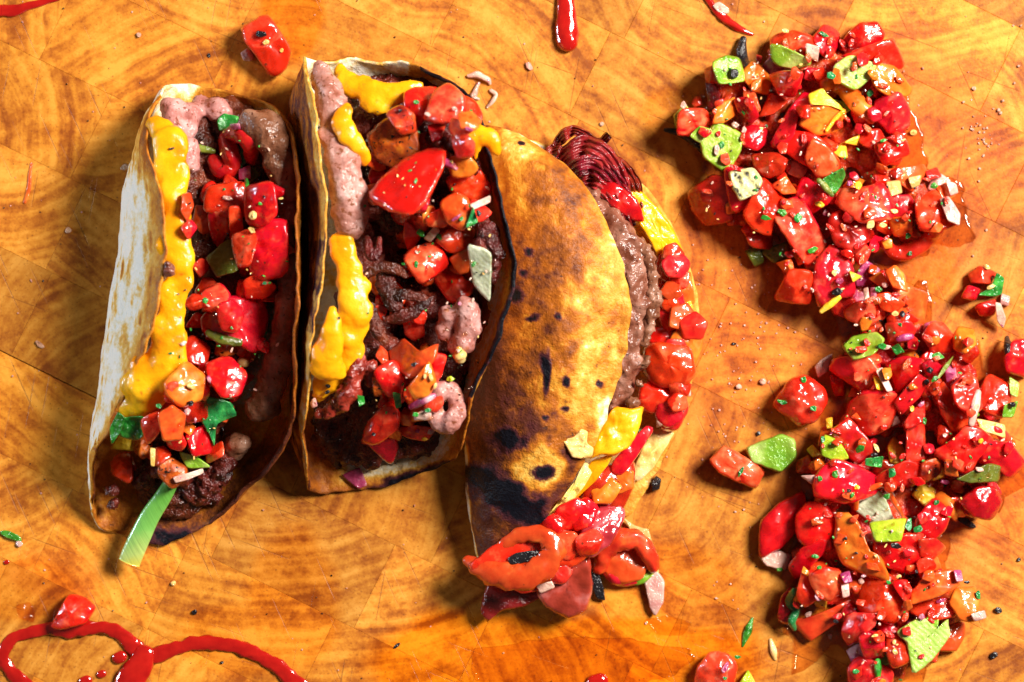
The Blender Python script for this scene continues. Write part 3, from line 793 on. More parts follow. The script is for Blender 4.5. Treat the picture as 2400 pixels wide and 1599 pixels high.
# middle taco
bed = []
for y in range(250, 1010, 26):
    cx = 925 + 25 * math.sin((y - 190) / 300); hw = 130 if 250 < y < 950 else 90
    top = 200 if 290 < y < 880 else (130 if y <= 290 else max(30, 200 - (y - 880) * 1.1))
    for k in range(6):
        xx = cx + r1.uniform(-hw, hw)
        bed.append((xx, y + r1.uniform(-15, 15), top * r1.uniform(0.55, 0.9) + (30 if xx > 980 and y < 720 else 0), r1.uniform(24, 44), 1, 1, 0.9))
    bed.append((cx - 30, y, top * 0.4, 80, 1.2, 1, 0.8)); bed.append((cx + 50, y, top * 0.45, 80, 1.2, 1, 0.9))
for k in range(26): bed.append((r1.uniform(745, 880), r1.uniform(940, 1095), r1.uniform(10, 50), r1.uniform(22, 34), 1, 1, 0.8))  # extra dark lumps added in place of the shadow at the lower left
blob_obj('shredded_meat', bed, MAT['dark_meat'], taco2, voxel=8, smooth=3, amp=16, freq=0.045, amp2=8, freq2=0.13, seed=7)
blob_obj('sausage_strip', [(752,165,240,25),(760,195,258,30),(770,228,275,34),(778,262,290,34),(783,298,302,31),(790,335,312,35),(799,372,322,39),(807,410,328,42),(812,450,332,43),(816,488,330,42),(820,522,322,36),(822,540,312,26)], MAT['sausage'], taco2, voxel=6, smooth=6, amp=6, freq=0.03, amp2=2.6, freq2=0.13, seed=8, chain=True, flatz=0.8, jit=0.3, rlo=0.8)
blob_obj('melted_cheese', [(798,168,215,20),(808,190,228,26),(832,206,240,28),(862,216,250,30),(896,222,256,30),(928,220,258,28),(958,210,258,22),(984,200,255,12),(860,240,256,22),(900,248,262,20),
  ], MAT['cheese'], taco2, voxel=5, smooth=12, amp=6, freq=0.022, amp2=1.5, freq2=0.06, seed=9, chain=True, flatz=0.42, jit=0.5, rlo=0.55)
blob_obj('melted_cheese', [(812,252,318,16),(804,272,330,22),(802,296,336,23),(816,322,340,23),(836,340,338,26),(850,358,330,20),(854,384,316,12)], MAT['cheese'], taco2, voxel=5, smooth=12, amp=6, freq=0.022, amp2=1.5, freq2=0.06, seed=10, chain=True, flatz=0.42, jit=0.5, rlo=0.55)
blob_obj('melted_cheese', [(796,566,318,28),(808,592,326,34),(818,625,322,30),(822,662,325,34),(825,700,322,38),(826,740,316,40),(824,780,308,38),(816,815,298,34),(800,850,285,34),(775,895,262,32),(748,925,240,20)], MAT['cheese'], taco2, voxel=5, smooth=12, amp=6, freq=0.022, amp2=1.5, freq2=0.06, seed=11, chain=True, flatz=0.42, jit=0.5, rlo=0.55)
blob_obj('cheese_fold', [(778,728,350,16),(780,752,354,22),(776,785,352,28),(772,820,344,34),(768,855,332,38),(740,866,318,18),(796,872,320,20),(752,880,318,16)], MAT['cheese'], taco2, voxel=5, smooth=12, amp=6, freq=0.022, amp2=1.5, freq2=0.06, seed=12, chain=True, flatz=0.42, jit=0.5, rlo=0.55)
blob_obj('melted_cheese', [(1092,332,372,15),(1112,322,380,20),(1138,318,384,20),(1158,332,382,17),(1166,356,374,11),(1120,345,374,13),(1114,372,362,8)], MAT['cheese'], taco2, voxel=5, smooth=12, amp=6, freq=0.022, amp2=1.5, freq2=0.06, seed=13, chain=True, flatz=0.42, jit=0.5, rlo=0.55)
# a browned ring of sausage meat and lumps beside it
ring = [(1046 + 27 * math.cos(a), 955 + 46 * math.sin(a), 268 + 8 * math.sin(a * 2), 21) for a in [k * 0.45 for k in range(14)]]
blob_obj('sausage_ring', ring, MAT['sausage'], taco2, voxel=5, smooth=6, amp=4, freq=0.03, amp2=2.6, freq2=0.13, seed=14, chain=True, flatz=0.8, jit=0.3, rlo=0.8)
blob_obj('sausage_lump', [(1092,722,300,28),(1105,745,300,26),(1100,770,296,30),(1090,800,290,28),(1070,815,280,22),(1052,738,285,26),(1040,775,270,24)], MAT['sausage'], taco2, voxel=6, smooth=6, amp=7, freq=0.03, amp2=2.5, freq2=0.09, seed=15)
blob_obj('blackened_meat', [(1122,515,322,22),(1140,540,326,24),(1152,565,326,22),(1165,590,324,18),(1130,570,318,24),(1160,620,318,16),(1155,650,312,16),(1045,300,310,26),(1070,330,316,26),(1090,360,318,22),(1020,320,300,24),(1110,390,320,18),(985,480,320,26)], MAT['dark_meat'], taco2, voxel=5, smooth=2, amp=10, freq=0.07, amp2=5, freq2=0.18, seed=16)
blob_obj('bacon_bits', [(842,842,288,16),(836,866,290,20),(826,892,286,20),(818,918,280,22),(800,945,268,22),(775,962,255,16),(750,972,240,14),(870,860,270,16),(868,895,262,14)], MAT['bacon'], taco2, voxel=5, smooth=2, amp=9, freq=0.06, amp2=5, freq2=0.17, seed=17, chain=True)
for k, (path, fl) in enumerate((([(860,560,292,8),(868,600,300,11),(885,590,300,10),(890,560,296,6)], 0.5), ([(850,650,296,6),(880,632,306,12),(920,628,310,12),(950,645,300,8)], 0.35), ([(900,700,296,8),(940,690,304,14),(985,700,304,12),(1010,712,300,6)], 0.35), ([(905,750,290,8),(945,742,300,16),(985,720,304,12),(1010,700,302,5)], 0.4), ([(900,640,286,20),(910,680,292,24),(925,715,290,20)], 0.6), ([(870,720,280,12),(880,760,286,16),(900,800,282,12)], 0.6))):
    V, F = tube_geo(path, sub=8, n=12, flat=fl, seed=k, rough=0.3)
    mk('bacon_shred', V, F, MAT['dark_meat'], taco2)

# right taco: everything that peeks out of its open side
def ribbon_geo(path, seed=0, thick=4.0, waves=0, amp=0.0, nb=21):
    """a rippled strip: path of (x, y, z, half width, tilt)"""
    P = catmull(path, 8); V = []; F = []
    for side in (1, -1):
        for i, p in enumerate(P):
            a = P[max(i - 1, 0)]; b = P[min(i + 1, len(P) - 1)]
            t = (b - a)[:2]; L = math.hypot(*t) or 1; nx, ny = -t[1] / L, t[0] / L
            for k in range(nb):
                f = (k / (nb - 1)) * 2 - 1
                z = p[2] + p[4] * f * p[3] + amp * math.sin(waves * i / len(P) * 6.283 + f * 1.3 + seed) + amp * 0.6 * math.cos(f * 12 + seed + 0.6 * math.sin(i * 0.3))
                z += 3.5 * mnoise.noise(Vector((p[0] * 0.05, p[1] * 0.05 + f * 2, seed)))
                wob = 1 + 0.18 * mnoise.noise(Vector((i * 0.35, f * 1.2, seed + 3)))
                edge = thick * math.sqrt(max(0.02, 1 - f * f))
                V.append(W(p[0] + nx * f * p[3] * wob, p[1] + ny * f * p[3] * wob, max(z + side * edge * 0.5, 1.0)))
    m = len(P) * nb
    for i in range(len(P) - 1):
        for k in range(nb - 1):
            a, b, c, d = i * nb + k, i * nb + k + 1, (i + 1) * nb + k + 1, (i + 1) * nb + k
            F.append((a, b, c, d)); F.append((m + d, m + c, m + b, m + a))
    rim = [(i, 0) for i in range(len(P))] + [(len(P) - 1, k) for k in range(1, nb)] + [(i, nb - 1) for i in range(len(P) - 2, -1, -1)] + [(0, k) for k in range(nb - 2, 0, -1)]
    for q in range(len(rim)):
        i, k = rim[q]; i2, k2 = rim[(q + 1) % len(rim)]
        F.append((i * nb + k, m + i * nb + k, m + i2 * nb + k2, i2 * nb + k2))
    return V, F
for k, (pth, wv_, am) in enumerate((
  ([(1296,400,70,16,0.3),(1330,362,92,22,0.4),(1372,342,112,26,0.5),(1412,362,126,26,0.5),(1442,400,130,24,0.4),(1462,440,126,20,0.3)], 4, 9),
  ([(1320,430,96,18,-0.2),(1352,398,124,24,0.2),(1390,388,140,26,0.3),(1424,412,146,26,0.3),(1452,452,142,24,0.3),(1474,496,130,20,0.2)], 3, 10),
  ([(1350,440,120,16,0.0),(1386,428,146,20,0.2),(1420,444,152,22,0.2),(1450,486,148,22,0.3),(1474,536,132,18,0.2)], 4, 8),
  ([(1428,372,96,14,0.5),(1456,392,104,18,0.6),(1480,428,106,20,0.5),(1492,470,102,18,0.4),(1496,505,96,14,0.3)], 4, 9),
  ([(1300,345,66,9,0.3),(1322,318,84,15,0.5),(1345,306,88,12,0.4),(1372,318,86,13,0.3),(1402,336,90,12,0.3),(1428,316,92,10,0.6)], 4, 8),
  ([(1268,372,60,8,0.3),(1292,352,74,12,0.4),(1318,345,82,12,0.3)], 2, 6))):
    V, F = ribbon_geo(pth, seed=2 + k * 1.7, thick=9, waves=wv_, amp=am)
    mk('bacon_rasher', V, F, MAT['bacon'], taco3); splat(V)
blob_obj('sausage_patty', [(1377,460,142,25),(1402,490,157,30),(1432,525,164,36),(1460,565,168,37),(1476,610,170,37),(1482,655,170,37),(1486,700,168,36),(1482,745,166,34),(1476,790,162,32),(1468,835,158,34),(1460,880,152,34),(1444,925,142,32),(1432,960,132,29)], MAT['patty'], taco3, voxel=6, smooth=6, amp=12, freq=0.05, amp2=2.6, freq2=0.13, seed=20, chain=True, flatz=0.8, jit=0.3, rlo=0.8)
rim_pts = [(1480,545),(1512,575),(1530,610),(1540,650),(1543,690),(1540,730),(1530,765),(1522,800),(1516,850),(1508,900),(1495,945)]
blob_obj('patty_crust', [(x - 10, y, 168, 13 + 5 * ((k * 7) % 3) / 2) for k, (x, y) in enumerate(rim_pts)], MAT['patty'], taco3, voxel=5, smooth=3, amp=11, freq=0.07, amp2=5, freq2=0.2, seed=21, chain=True, flatz=0.8, jit=0.3, rlo=0.8)
def slab_obj(name, poly, h, z0, mat, parent=None, **kw):
    V, F = slab_geo(poly, h, z0, **kw)
    splat(V)
    return mk(name, V, F, MAT[mat], parent)
slab_obj('cheese_slice', [(1470,430),(1505,450),(1545,490),(1580,540),(1602,590),(1620,660),(1600,680),(1560,640),(1520,560),(1480,500)], 34, 60, 'cheese', taco3, tilt=(-0.2, -0.1), seed=31, n=44, rough=0.10)
slab_obj('cheese_slice', [(1415,985),(1440,950),(1475,960),(1510,950),(1500,1000),(1475,1050),(1440,1068),(1405,1065),(1380,1080),(1390,1040)], 34, 150, 'cheese', taco3, seed=32, n=44, rough=0.14, facet=0.3)
slab_obj('cheese_slice', [(1440,1060),(1425,1090),(1395,1130),(1350,1170),(1325,1190),(1330,1160),(1360,1120),(1385,1080)], 22, 120, 'cheese', taco3, seed=33, n=40, tilt=(0.1, -0.1))
slab_obj('egg_scrap', [(1318,1030),(1345,1025),(1362,1004),(1378,1012),(1375,1040),(1392,1050),(1388,1072),(1365,1076),(1340,1072),(1328,1050)], 14, 206, 'egg', taco3, seed=34, n=40, rough=0.3, tilt=(-0.25, -0.18))
slab_obj('egg_scrap', [(1372,1078),(1352,1120),(1318,1165),(1285,1205),(1262,1226),(1275,1236),(1305,1215),(1340,1178),(1372,1138),(1392,1100)], 30, 118, 'egg', taco3, seed=35, n=46, rough=0.3, tilt=(0.1, -0.12))
slab_obj('tortilla_scrap', [(1525,1010),(1560,1000),(1582,1015),(1560,1050),(1530,1100),(1495,1130),(1478,1120),(1500,1060)], 16, 26, 'egg', taco3, seed=36, n=40, rough=0.25)
# ------------------------------------------------------------------ salsa: every chunk by outline (board units), bottom layers first
# material layer thickness [z] | outline | label (only where the look alone singles it out)
CHUNKS = """
tomato 1 46|1812,93 1827,81 1861,74 1898,86 1905,107 1884,120 1850,116 1815,111|saucy red tomato dome behind the bright green pepper boat
green_pepper 2 34|1811,107 1831,109 1866,125 1893,139 1893,150 1857,159 1825,152 1813,136|bright green boat shaped pepper at the top of the upper salsa heap
onion 2 24|1891,104 1919,111 1914,143 1891,129|cream onion square touching the right tip of the green pepper boat
tomato 1 50|1907,90 1932,61 1965,79 1958,116 1935,132 1916,113|
tomato 1 54|2001,70 2015,58 2049,54 2070,81 2047,116 1999,125 1967,109|topmost large tomato chunk of the upper salsa heap
tomato 1 46|1976,132 2056,104 2088,95 2109,141 2107,159 2049,150 2001,136|
orange_pepper 1 40|2038,169 2047,150 2095,159 2130,205 2120,221 2077,219 2056,205|orange red pepper leaf right of the striped green scallion square
pale_green 3 24 96|1962,155 1994,134 2047,152 2038,178 2006,208 1957,182|striped light green scallion square in the upper salsa heap
yellow_pepper 2 28|1900,224 1930,210 1939,224 1964,244 1973,258 1946,247 1905,244|yellow pepper sliver below the striped green scallion square
tomato_pink 1 56|2054,240 2084,224 2107,221 2127,258 2125,299 2084,309 2070,292 2049,274|glossy pink red tomato on the upper heap's right side
tomato 1 48|2051,341 2088,322 2120,329 2130,359 2107,370 2074,387|
yellow_pepper 1 34|1950,354 1980,334 1985,370 1969,368|
yellow_pepper 1 30|1978,334 2015,315 2012,341|
orange_pepper 2 40|1895,255 1946,247 1976,260 1960,304 1914,315 1880,290|juicy orange pepper piece at the middle of the upper heap
green_pepper 2 36|1673,148 1701,134 1730,139 1742,187 1687,194|dark green pepper square under the charred black stick
orange_pepper 1 50|1744,169 1760,150 1776,152 1804,182 1799,217 1765,212 1747,187|orange red pepper cube right of the dark green square
tomato_pink 1 48|1806,178 1838,169 1880,171 1861,224 1827,221|
bacon 1 40|1655,194 1675,198 1687,224 1678,247 1662,258|
orange_pepper 1 40|1682,247 1719,233 1721,270 1696,286 1673,288|
tomato_pale 1 54|1590,313 1593,270 1602,258 1650,258 1664,292 1627,315|salmon tomato block at the upper heap's far left tip
green_pepper 2 30|1646,329 1682,292 1737,320 1724,366 1701,398 1655,368|large yellow green pepper slab at the upper heap's left edge
green_pepper 1 26|1618,318 1639,297 1662,304 1641,334|
tomato_dark 0 40|1721,235 1758,230 1776,270 1758,288 1730,260|
red_pepper 1 40|1806,219 1845,240 1811,267 1781,272|
tomato 1 40|1811,329 1850,258 1880,224 1907,237 1870,270 1861,315 1827,345|long slanting tomato slice in the middle of the upper heap
tomato 2 28|1866,251 1898,247 1898,276 1877,276|
tomato_pink 1 34|1905,169 1930,159 1935,187 1919,196|
tomato_dark 1 56|1764,365 1815,360 1843,375 1830,406 1797,416 1772,393|
tomato 1 44|1840,310 1905,318 1950,350 1955,392 1925,405 1880,380 1835,350|
tomato_pale 2 40|1905,330 1940,345 1968,385 1950,410 1918,412 1890,375|
tomato_dark 1 54|1617,454 1672,416 1703,424 1705,470 1713,513 1654,522 1629,490|large tomato block at the upper heap's lower left corner
tomato 1 40|1700,403 1713,398 1784,419 1764,472 1723,493 1713,482|
char_onion 2 28|1713,406 1764,398 1782,424 1772,452 1736,465 1723,444|grilled cream onion square with dark char marks in the upper heap
tomato 1 56|1787,421 1838,477 1815,503 1805,551 1767,533 1746,503 1759,477|
tomato_pale 2 42|1841,480 1869,472 1889,488 1930,567 1917,592 1887,613 1848,559 1823,518 1818,505|long orange red tomato bar dotted with herbs in the upper heap
tomato 1 50|1884,416 1932,447 1943,472 1897,500 1866,467|
herb 2 24|1930,421 1973,396 1978,414 1958,452 1937,437|bright green herb leaf in the middle of the upper heap
orange_pepper 1 36|1810,436 1841,414 1866,452 1835,454|
olive_pepper 0 30|1784,590 1841,569 1846,600 1815,615|
olive_pepper 0 30|1749,590 1779,579 1790,613 1769,623|
tomato_dark 0 36|1749,554 1807,551 1805,584 1764,579|
tomato 1 54|1818,699 1851,635 1902,641 1899,709 1861,709|tomato wedge at the lower left tip of the upper heap
tomato_pink 1 62|1909,666 1917,615 1948,582 1971,592 1994,628 1999,689 1968,692 1925,715|
tomato_pale 2 54|1966,472 1978,444 2024,444 2060,431 2085,462 2085,508 2017,516 1978,488|large salmon tomato with pale rays in the upper heap
tomato_dark 1 60|1945,523 1955,503 1978,495 2024,518 2042,549 2001,590 1960,569|
tomato_pink 1 48|2088,462 2131,459 2144,488 2129,508 2088,505|
red_pepper 1 44|2055,403 2159,388 2164,406 2136,447 2103,426 2065,419|wide red pepper wedge at the upper heap's right side
cream_onion 2 22|2078,428 2108,425 2112,450 2090,458|
cream_onion 2 16|2130,418 2158,412 2154,434 2138,440|
tomato 1 54|2149,480 2190,449 2238,503 2244,523 2195,539 2159,536|
onion 2 24|2205,470 2225,465 2248,500 2246,525 2222,515|pink white onion cube on the upper heap's right edge
orange_pepper 1 44|2083,513 2134,510 2136,549 2098,554|
red_pepper 1 34|2170,403 2195,393 2205,414 2177,421|
orange_pepper 1 30|2195,440 2220,430 2238,458 2215,470|
onion 2 22|2218,425 2240,432 2244,450 2228,458|
yellow_pepper 2 24|1991,636 2019,648 1999,661|
orange_pepper 1 36|2037,653 2062,638 2083,661 2062,671|
orange_pepper 1 40|2075,636 2098,625 2116,641 2125,680 2093,671|
orange_pepper 0 30|2093,666 2170,690 2160,760 2110,750|
tomato 1 46|1950,700 1985,690 2010,715 1990,745 1955,735|
tomato_pale 1 52|1981,730 2014,707 2068,717 2073,743 2029,763 1991,750|
tomato 2 40|2052,694 2083,687 2119,712 2093,732 2070,725|
purple_onion 3 20|2040,676 2052,676 2054,700 2042,702|
onion 3 20|2024,680 2034,676 2038,706 2028,708|
tomato 1 44|2082,740 2130,735 2150,752 2120,765 2085,765|
red_pepper 1 40|2272,643 2297,625 2333,641 2318,664 2279,661|
tomato 1 44|2254,697 2269,669 2297,679 2284,704|
tomato_dark 0 36|2287,717 2333,702 2330,738 2297,740|
herb 2 18|2335,643 2351,656 2346,687 2333,692 2297,689 2325,672|dark green herb leaf on the small salsa clump by the right edge
onion 2 16|2334,712 2346,716 2356,745 2350,766 2338,750|pink white onion sliver below the small clump's herb leaf
onion 1 20|2348,690 2366,696 2362,716 2346,712|
tomato_pink 1 78|1817,950 1854,897 1886,886 1927,913 1932,945 1908,983 1870,991 1849,972|lone tomato chunk with green flecks left of the salsa trail
tomato_pale 1 56|1669,1082 1699,1050 1728,1066 1785,1100 1766,1140 1731,1127 1691,1108|lone salmon red tomato bar beside a green pepper piece
green_pepper 1 48|1755,1052 1828,1023 1854,1036 1860,1068 1828,1103 1785,1087 1769,1082|pale green pepper piece touching the lone tomato bar
onion 1 30|1911,859 1927,843 1948,833 1937,870 1919,883|
tomato_dark 0 38|1945,880 1975,880 1978,925 1955,925|
tomato_pale 1 46|1949,867 1964,841 2028,835 2058,870 2026,916|
green_pepper 2 34|1980,811 2004,790 2050,782 2068,798 2047,827 2004,841|bright green pepper slice midway down the salsa trail
tomato_pale 1 64|1991,977 1996,945 2028,921 2060,918 2098,926 2095,961 2079,1001 2034,1015|plump charred tomato cube above the flat red square
red_pepper 2 40|1951,1017 1991,985 2047,1052 2012,1084 1983,1063|flat orange red pepper square in the lower salsa trail
lime_pepper 2 34|1927,1041 1935,1023 1964,1036 1986,1071 1956,1079 1929,1066|lime green pepper bit left of the flat red square
yellow_pepper 1 24|1892,1055 1905,1044 1924,1066 1905,1071|
yellow_pepper 1 22|1936,982 1950,980 1950,1002 1938,1004|
orange_pepper 0 40|1925,1005 1950,1000 1945,1035 1918,1045|
tomato_pale 1 40|1868,1082 1897,1068 1903,1108 1868,1106|
orange_pepper 1 40|1908,1082 1932,1068 1935,1095 1911,1103|
tomato 1 64|1916,1122 1956,1079 2015,1100 2053,1122 2060,1149 1988,1175 1921,1160|
onion 1 26|1878,1116 1919,1114 1903,1135|
red_pepper 1 50|2079,760 2130,755 2146,774 2130,798 2087,803|
tomato_pink 1 60|2165,790 2186,760 2208,759 2229,782 2237,803 2218,827 2184,819|pinkish tomato lump right of the green slice mid trail
orange_pepper 0 54|2235,790 2248,768 2280,776 2285,806 2261,827 2237,816|round orange pepper piece on the trail's right edge
herb 2 14|2090,815 2105,807 2118,825 2100,831|
herb 2 14|2184,832 2200,826 2212,838 2190,846|
tomato 1 46|2082,854 2114,838 2162,846 2151,875 2103,918 2093,881|
tomato_dark 1 46|2162,854 2184,843 2210,862 2189,891 2168,875|
red_pepper 2 30|2101,940 2151,881 2173,899 2151,934 2114,969|
tomato_pink 2 44|2122,988 2141,961 2165,945 2165,988 2125,1004|
red_pepper 1 60|2127,1000 2165,997 2166,1076 2125,1078|upright red pepper stick in the lower salsa trail
tomato 1 50|2194,926 2213,902 2235,934 2272,983 2261,1015 2232,1009 2208,969|
tomato_pink 2 50|2232,908 2264,878 2288,894 2299,953 2275,969 2243,948|
tomato 1 60|2299,918 2318,881 2360,902 2366,940 2347,977 2301,956|
green_pepper 1 34|2355,950 2385,942 2374,977 2350,977|
green_pepper 1 30|2366,885 2388,900 2384,930 2368,922|
tomato 1 60|2355,840 2374,803 2410,798 2410,881 2363,870|tomato chunk cut by the right edge with a black strip on it
tomato 2 50|2192,1060 2232,1036 2267,1001 2296,1012 2323,1036 2288,1076 2269,1108 2243,1095|large red tomato slab below the pink onion stick
tomato 1 50|2323,1039 2363,1041 2400,1084 2363,1119 2339,1095 2296,1084|
cream_onion 1 28|2291,983 2350,996 2352,1025 2301,1007|cream onion bar on the lower trail's right side
orange_pepper 2 30|2216,1079 2237,1082 2245,1116 2216,1111|
olive_pepper 2 28|2248,1122 2269,1111 2312,1090 2339,1095 2334,1127 2275,1130|curled olive green pepper on the lower trail's right side
tomato_dark 0 44|2060,1114 2119,1082 2154,1090 2141,1138 2060,1138|
roasted 0 44|2162,1084 2205,1074 2202,1111 2154,1135|
herb 2 20|2031,1076 2068,1071 2063,1095 2031,1090|
olive_pepper 1 18|2232,838 2212,858 2192,894 2200,888 2222,862|
purple_onion 1 24|2215,868 2236,852 2240,880 2220,895|
yellow_pepper 1 28|2047,880 2068,892 2078,915 2055,912|
onion 1 20|2055,872 2070,865 2090,912 2078,916|
tomato_dark 0 46|1786,1300 1789,1221 1829,1184 1875,1163 1884,1178 1863,1242 1838,1273|shadowed dark tomato slice at the lower heap's left side
tomato 1 60|1869,1209 1893,1184 1930,1184 1960,1230 1936,1264 1893,1279 1872,1254|round red tomato ring with a dark dimple in the lower heap
orange_pepper 2 46|1966,1215 1991,1212 2015,1236 2036,1291 2055,1297 2079,1352 2036,1343 1978,1316 1963,1273|big grained orange pepper wedge in the lower heap
tomato 1 44|1851,1328 1881,1285 1933,1267 1927,1297 1893,1334 1869,1355|
onion 1 24|1783,1303 1826,1294 1851,1303 1838,1334 1799,1325|translucent onion shell jutting from the lower heap's left side
tomato_pale 2 44|1899,1355 1924,1334 1964,1337 1976,1371 1945,1407 1918,1392|peach coloured tomato cube left of the big orange wedge
tomato 1 40|1880,1345 1905,1340 1915,1400 1885,1420 1868,1395|
onion 3 22|1972,1372 1988,1370 1990,1396 1976,1400|
purple_onion 3 18|1970,1346 1990,1340 1996,1362 1980,1366|
red_pepper 1 42|1866,1450 1906,1444 1951,1426 2012,1395 2028,1380 1997,1432 1948,1465 1906,1496|long red pepper strip across the lower heap's left foot
tomato_dark 0 44|1823,1453 1832,1401 1854,1380 1870,1420 1860,1460|
tomato_pink 1 60|1640,1563 1667,1532 1701,1535 1722,1557 1716,1605 1634,1605|tomato chunk at the bottom edge left of a green leaf tip
lime_pepper 1 30|1731,1605 1753,1572 1771,1605|light green pepper tip at the bottom edge
clear_onion 2 26|2006,1193 2061,1154 2076,1178 2094,1224 2088,1233 2036,1215|pale translucent onion petal with an orange rim
lime_pepper 2 34|2042,1227 2119,1218 2107,1267 2055,1267|lime green pepper block right of the big orange wedge
tomato 1 58|2052,1270 2156,1251 2159,1285 2143,1343 2082,1328 2058,1300|square tomato with a black speck below the lime block
tomato_dark 1 50|2149,1221 2186,1172 2229,1199 2211,1242 2192,1261 2156,1254|
tomato_dark 1 64|2253,1175 2290,1147 2327,1144 2345,1178 2320,1215 2284,1209|dark red tomato lump at the lower heap's right edge
red_pepper 1 40|2156,1267 2192,1264 2214,1285 2186,1309 2159,1303|
tomato_pink 1 40|2149,1316 2180,1306 2195,1328 2159,1358|
tomato 1 62|2030,1358 2082,1352 2125,1389 2094,1459 2052,1444 2015,1429|
orange_pepper 2 40|2143,1386 2171,1352 2229,1337 2241,1374 2201,1395 2140,1413|flat orange red pepper slab above the pale green slab
tomato_dark 1 40|2131,1429 2156,1407 2223,1401 2235,1444 2174,1453|
orange_pepper 2 46|2229,1413 2241,1383 2284,1380 2293,1413 2281,1453 2253,1450|knobbly orange pepper lump at the lower heap's right tip
onion 2 18|2278,1440 2306,1432 2310,1448 2286,1456|
purple_onion 2 16|2236,1338 2252,1338 2256,1360 2242,1362|
pale_green 3 24|2107,1484 2156,1453 2177,1459 2192,1480 2214,1453 2217,1493 2180,1542 2143,1569 2131,1502|striped pale green slab at the foot of the lower heap
red_pepper 1 44|2214,1465 2256,1462 2259,1487 2241,1523 2198,1520|
tomato 1 44|2015,1496 2033,1484 2070,1499 2070,1539 2027,1539|
tomato_dark 1 50|2082,1487 2113,1487 2131,1505 2128,1548 2094,1563 2079,1529|
tomato_pink 1 50|1991,1566 2012,1542 2042,1548 2088,1572 2082,1605 1997,1605|
tomato_pink 1 46|1975,1480 1991,1438 2049,1444 2046,1468 1991,1511|
tomato 1 40|2090,1365 2125,1360 2140,1390 2120,1410|
tomato_pink 1 64|572,73 627,40 673,113 667,153 636,174 603,129 581,101|lone tomato chunk with a black speck behind the left taco
onion 1 20|566,125 580,116 594,128 588,142 572,140|tiny pink onion bit beside the lone tomato behind the left taco
tomato 1 56|163,1397 194,1404 218,1424 197,1458 143,1472 126,1462 150,1418|lone tomato chunk sitting on the sauce loop at lower left
herb 3 16|512,283 526,269 556,276 551,290 533,301 516,304|dark green leaf at the back of the left taco
purple_onion 3 12|540,292 560,290 562,302 544,304|
herb 3 16|562,333 579,354 579,375 565,392|green leaf tucked inside the curled red pepper
purple_onion 3 20|560,399 586,389 586,417 562,420|purple onion square under the curled red pepper
olive_pepper 1 24|590,389 611,410 583,431|
tomato 1 44|491,441 569,431 583,473 572,505 533,508 484,494|
tomato 2 50|576,445 639,431 646,501 614,529 579,515|
tomato_pale 1 44|488,501 530,497 533,543 512,578 495,550|
tomato 2 36|537,487 562,487 569,540 540,543|
tomato 1 62|600,540 635,522 667,526 670,634 621,648 590,638 586,585|largest tomato block of the left taco
tomato_pink 2 44|544,554 593,540 600,568 586,617 558,620|
olive_pepper 1 34|488,606 537,564 551,592 555,631 512,645|dark olive pepper ring in the middle of the left taco
tomato 1 46|572,659 604,645 646,673 621,698 579,698|
tomato_pale 1 44|474,687 516,666 537,691 530,726 481,726|
tomato_dark 1 60|482,743 537,701 604,705 621,743 596,823 554,798 490,781|glazed dark red tomato mass in the left taco
tomato_pink 2 40|510,720 545,705 570,735 556,775 520,770|
tomato 1 46|486,857 537,840 575,878 558,924 520,928 495,890|
orange_pepper 1 50|389,899 436,853 474,882 469,933 427,949 398,928|orange juicy tomato heart beside the lower cheese of the left taco
tomato_dark 1 40|423,806 453,789 490,815 478,857 427,840|
orange_pepper 2 40|373,975 402,954 432,975 423,1025 385,1029|orange and yellow pepper flag in the left taco's lower end
herb 2 22|469,975 490,937 537,949 549,975 507,992 503,1042 490,1008|bright green pepper curl in the left taco's lower end
tomato_dark 1 40|436,1017 486,996 495,1059 453,1067|
green_pepper 1 26|423,1059 461,1072 490,1093 440,1097|
herb 2 24|284,983 335,979 337,1017 318,1029 284,1021|dark green pepper square at the left taco's lower cheese end
herb 2 14|259,1004 276,971 291,983 280,1013 263,1038|
yellow_pepper 1 20|263,1051 280,1025 326,1029 309,1055|
tomato_dark 1 44|263,1084 276,1067 305,1063 309,1118 297,1130 263,1109|tomato chunk in the left taco's lower left corner
cream_onion 1 12|352,1052 364,1054 362,1090 354,1090|
red_pepper 1 36|428,459 446,455 453,483 439,515 425,494|
tomato_pale 1 34|425,533 446,515 462,533 442,561|
tomato 0 40|330,985 375,965 372,1015 345,1040|
tomato_dark 0 40|430,940 480,930 485,980 440,990|
onion 1 14|410,1118 440,1110 470,1100 472,1110 440,1124 415,1130|
roasted 1 60|867,321 901,287 931,276 972,306 976,355 931,389 886,373|blistered roasted tomato left of centre in the middle taco
roasted 2 46|908,268 939,249 969,268 972,306 939,313|roasted orange tomato cap behind the blistered one
tomato 1 60|950,219 972,210 1021,208 999,272 972,298 950,249|
tomato_pale 2 56|1006,253 1021,215 1051,200 1085,230 1078,272 1040,287 999,276|salmon tomato at the top of the middle taco
tomato_pink 1 54|1074,223 1112,238 1130,272 1112,306 1074,268|
orange_pepper 2 30|1076,268 1105,264 1126,285 1112,304 1082,300|
tomato_pink 1 44|1059,276 1112,302 1074,328 1055,306|
tomato 2 66|875,456 901,419 946,381 999,358 1033,362 1033,389 999,460 969,494 923,486|big smooth tomato wedge in the middle taco
tomato 1 56|1051,422 1085,392 1123,400 1149,445 1112,471 1063,449|
orange_pepper 2 44|1040,471 1067,456 1093,468 1104,509 1082,535 1051,520 1036,486|orange ball shaped pepper in the middle taco
tomato_pale 1 40|999,509 1040,486 1063,505 1040,532 1006,528|
onion 2 20|1104,479 1146,460 1146,475 1112,490|
herb 3 14|1108,486 1119,520 1093,532 1102,505|green leaf right of the orange ball pepper in the middle taco
tomato_pink 1 48|1025,565 1059,535 1112,532 1100,577 1059,592|
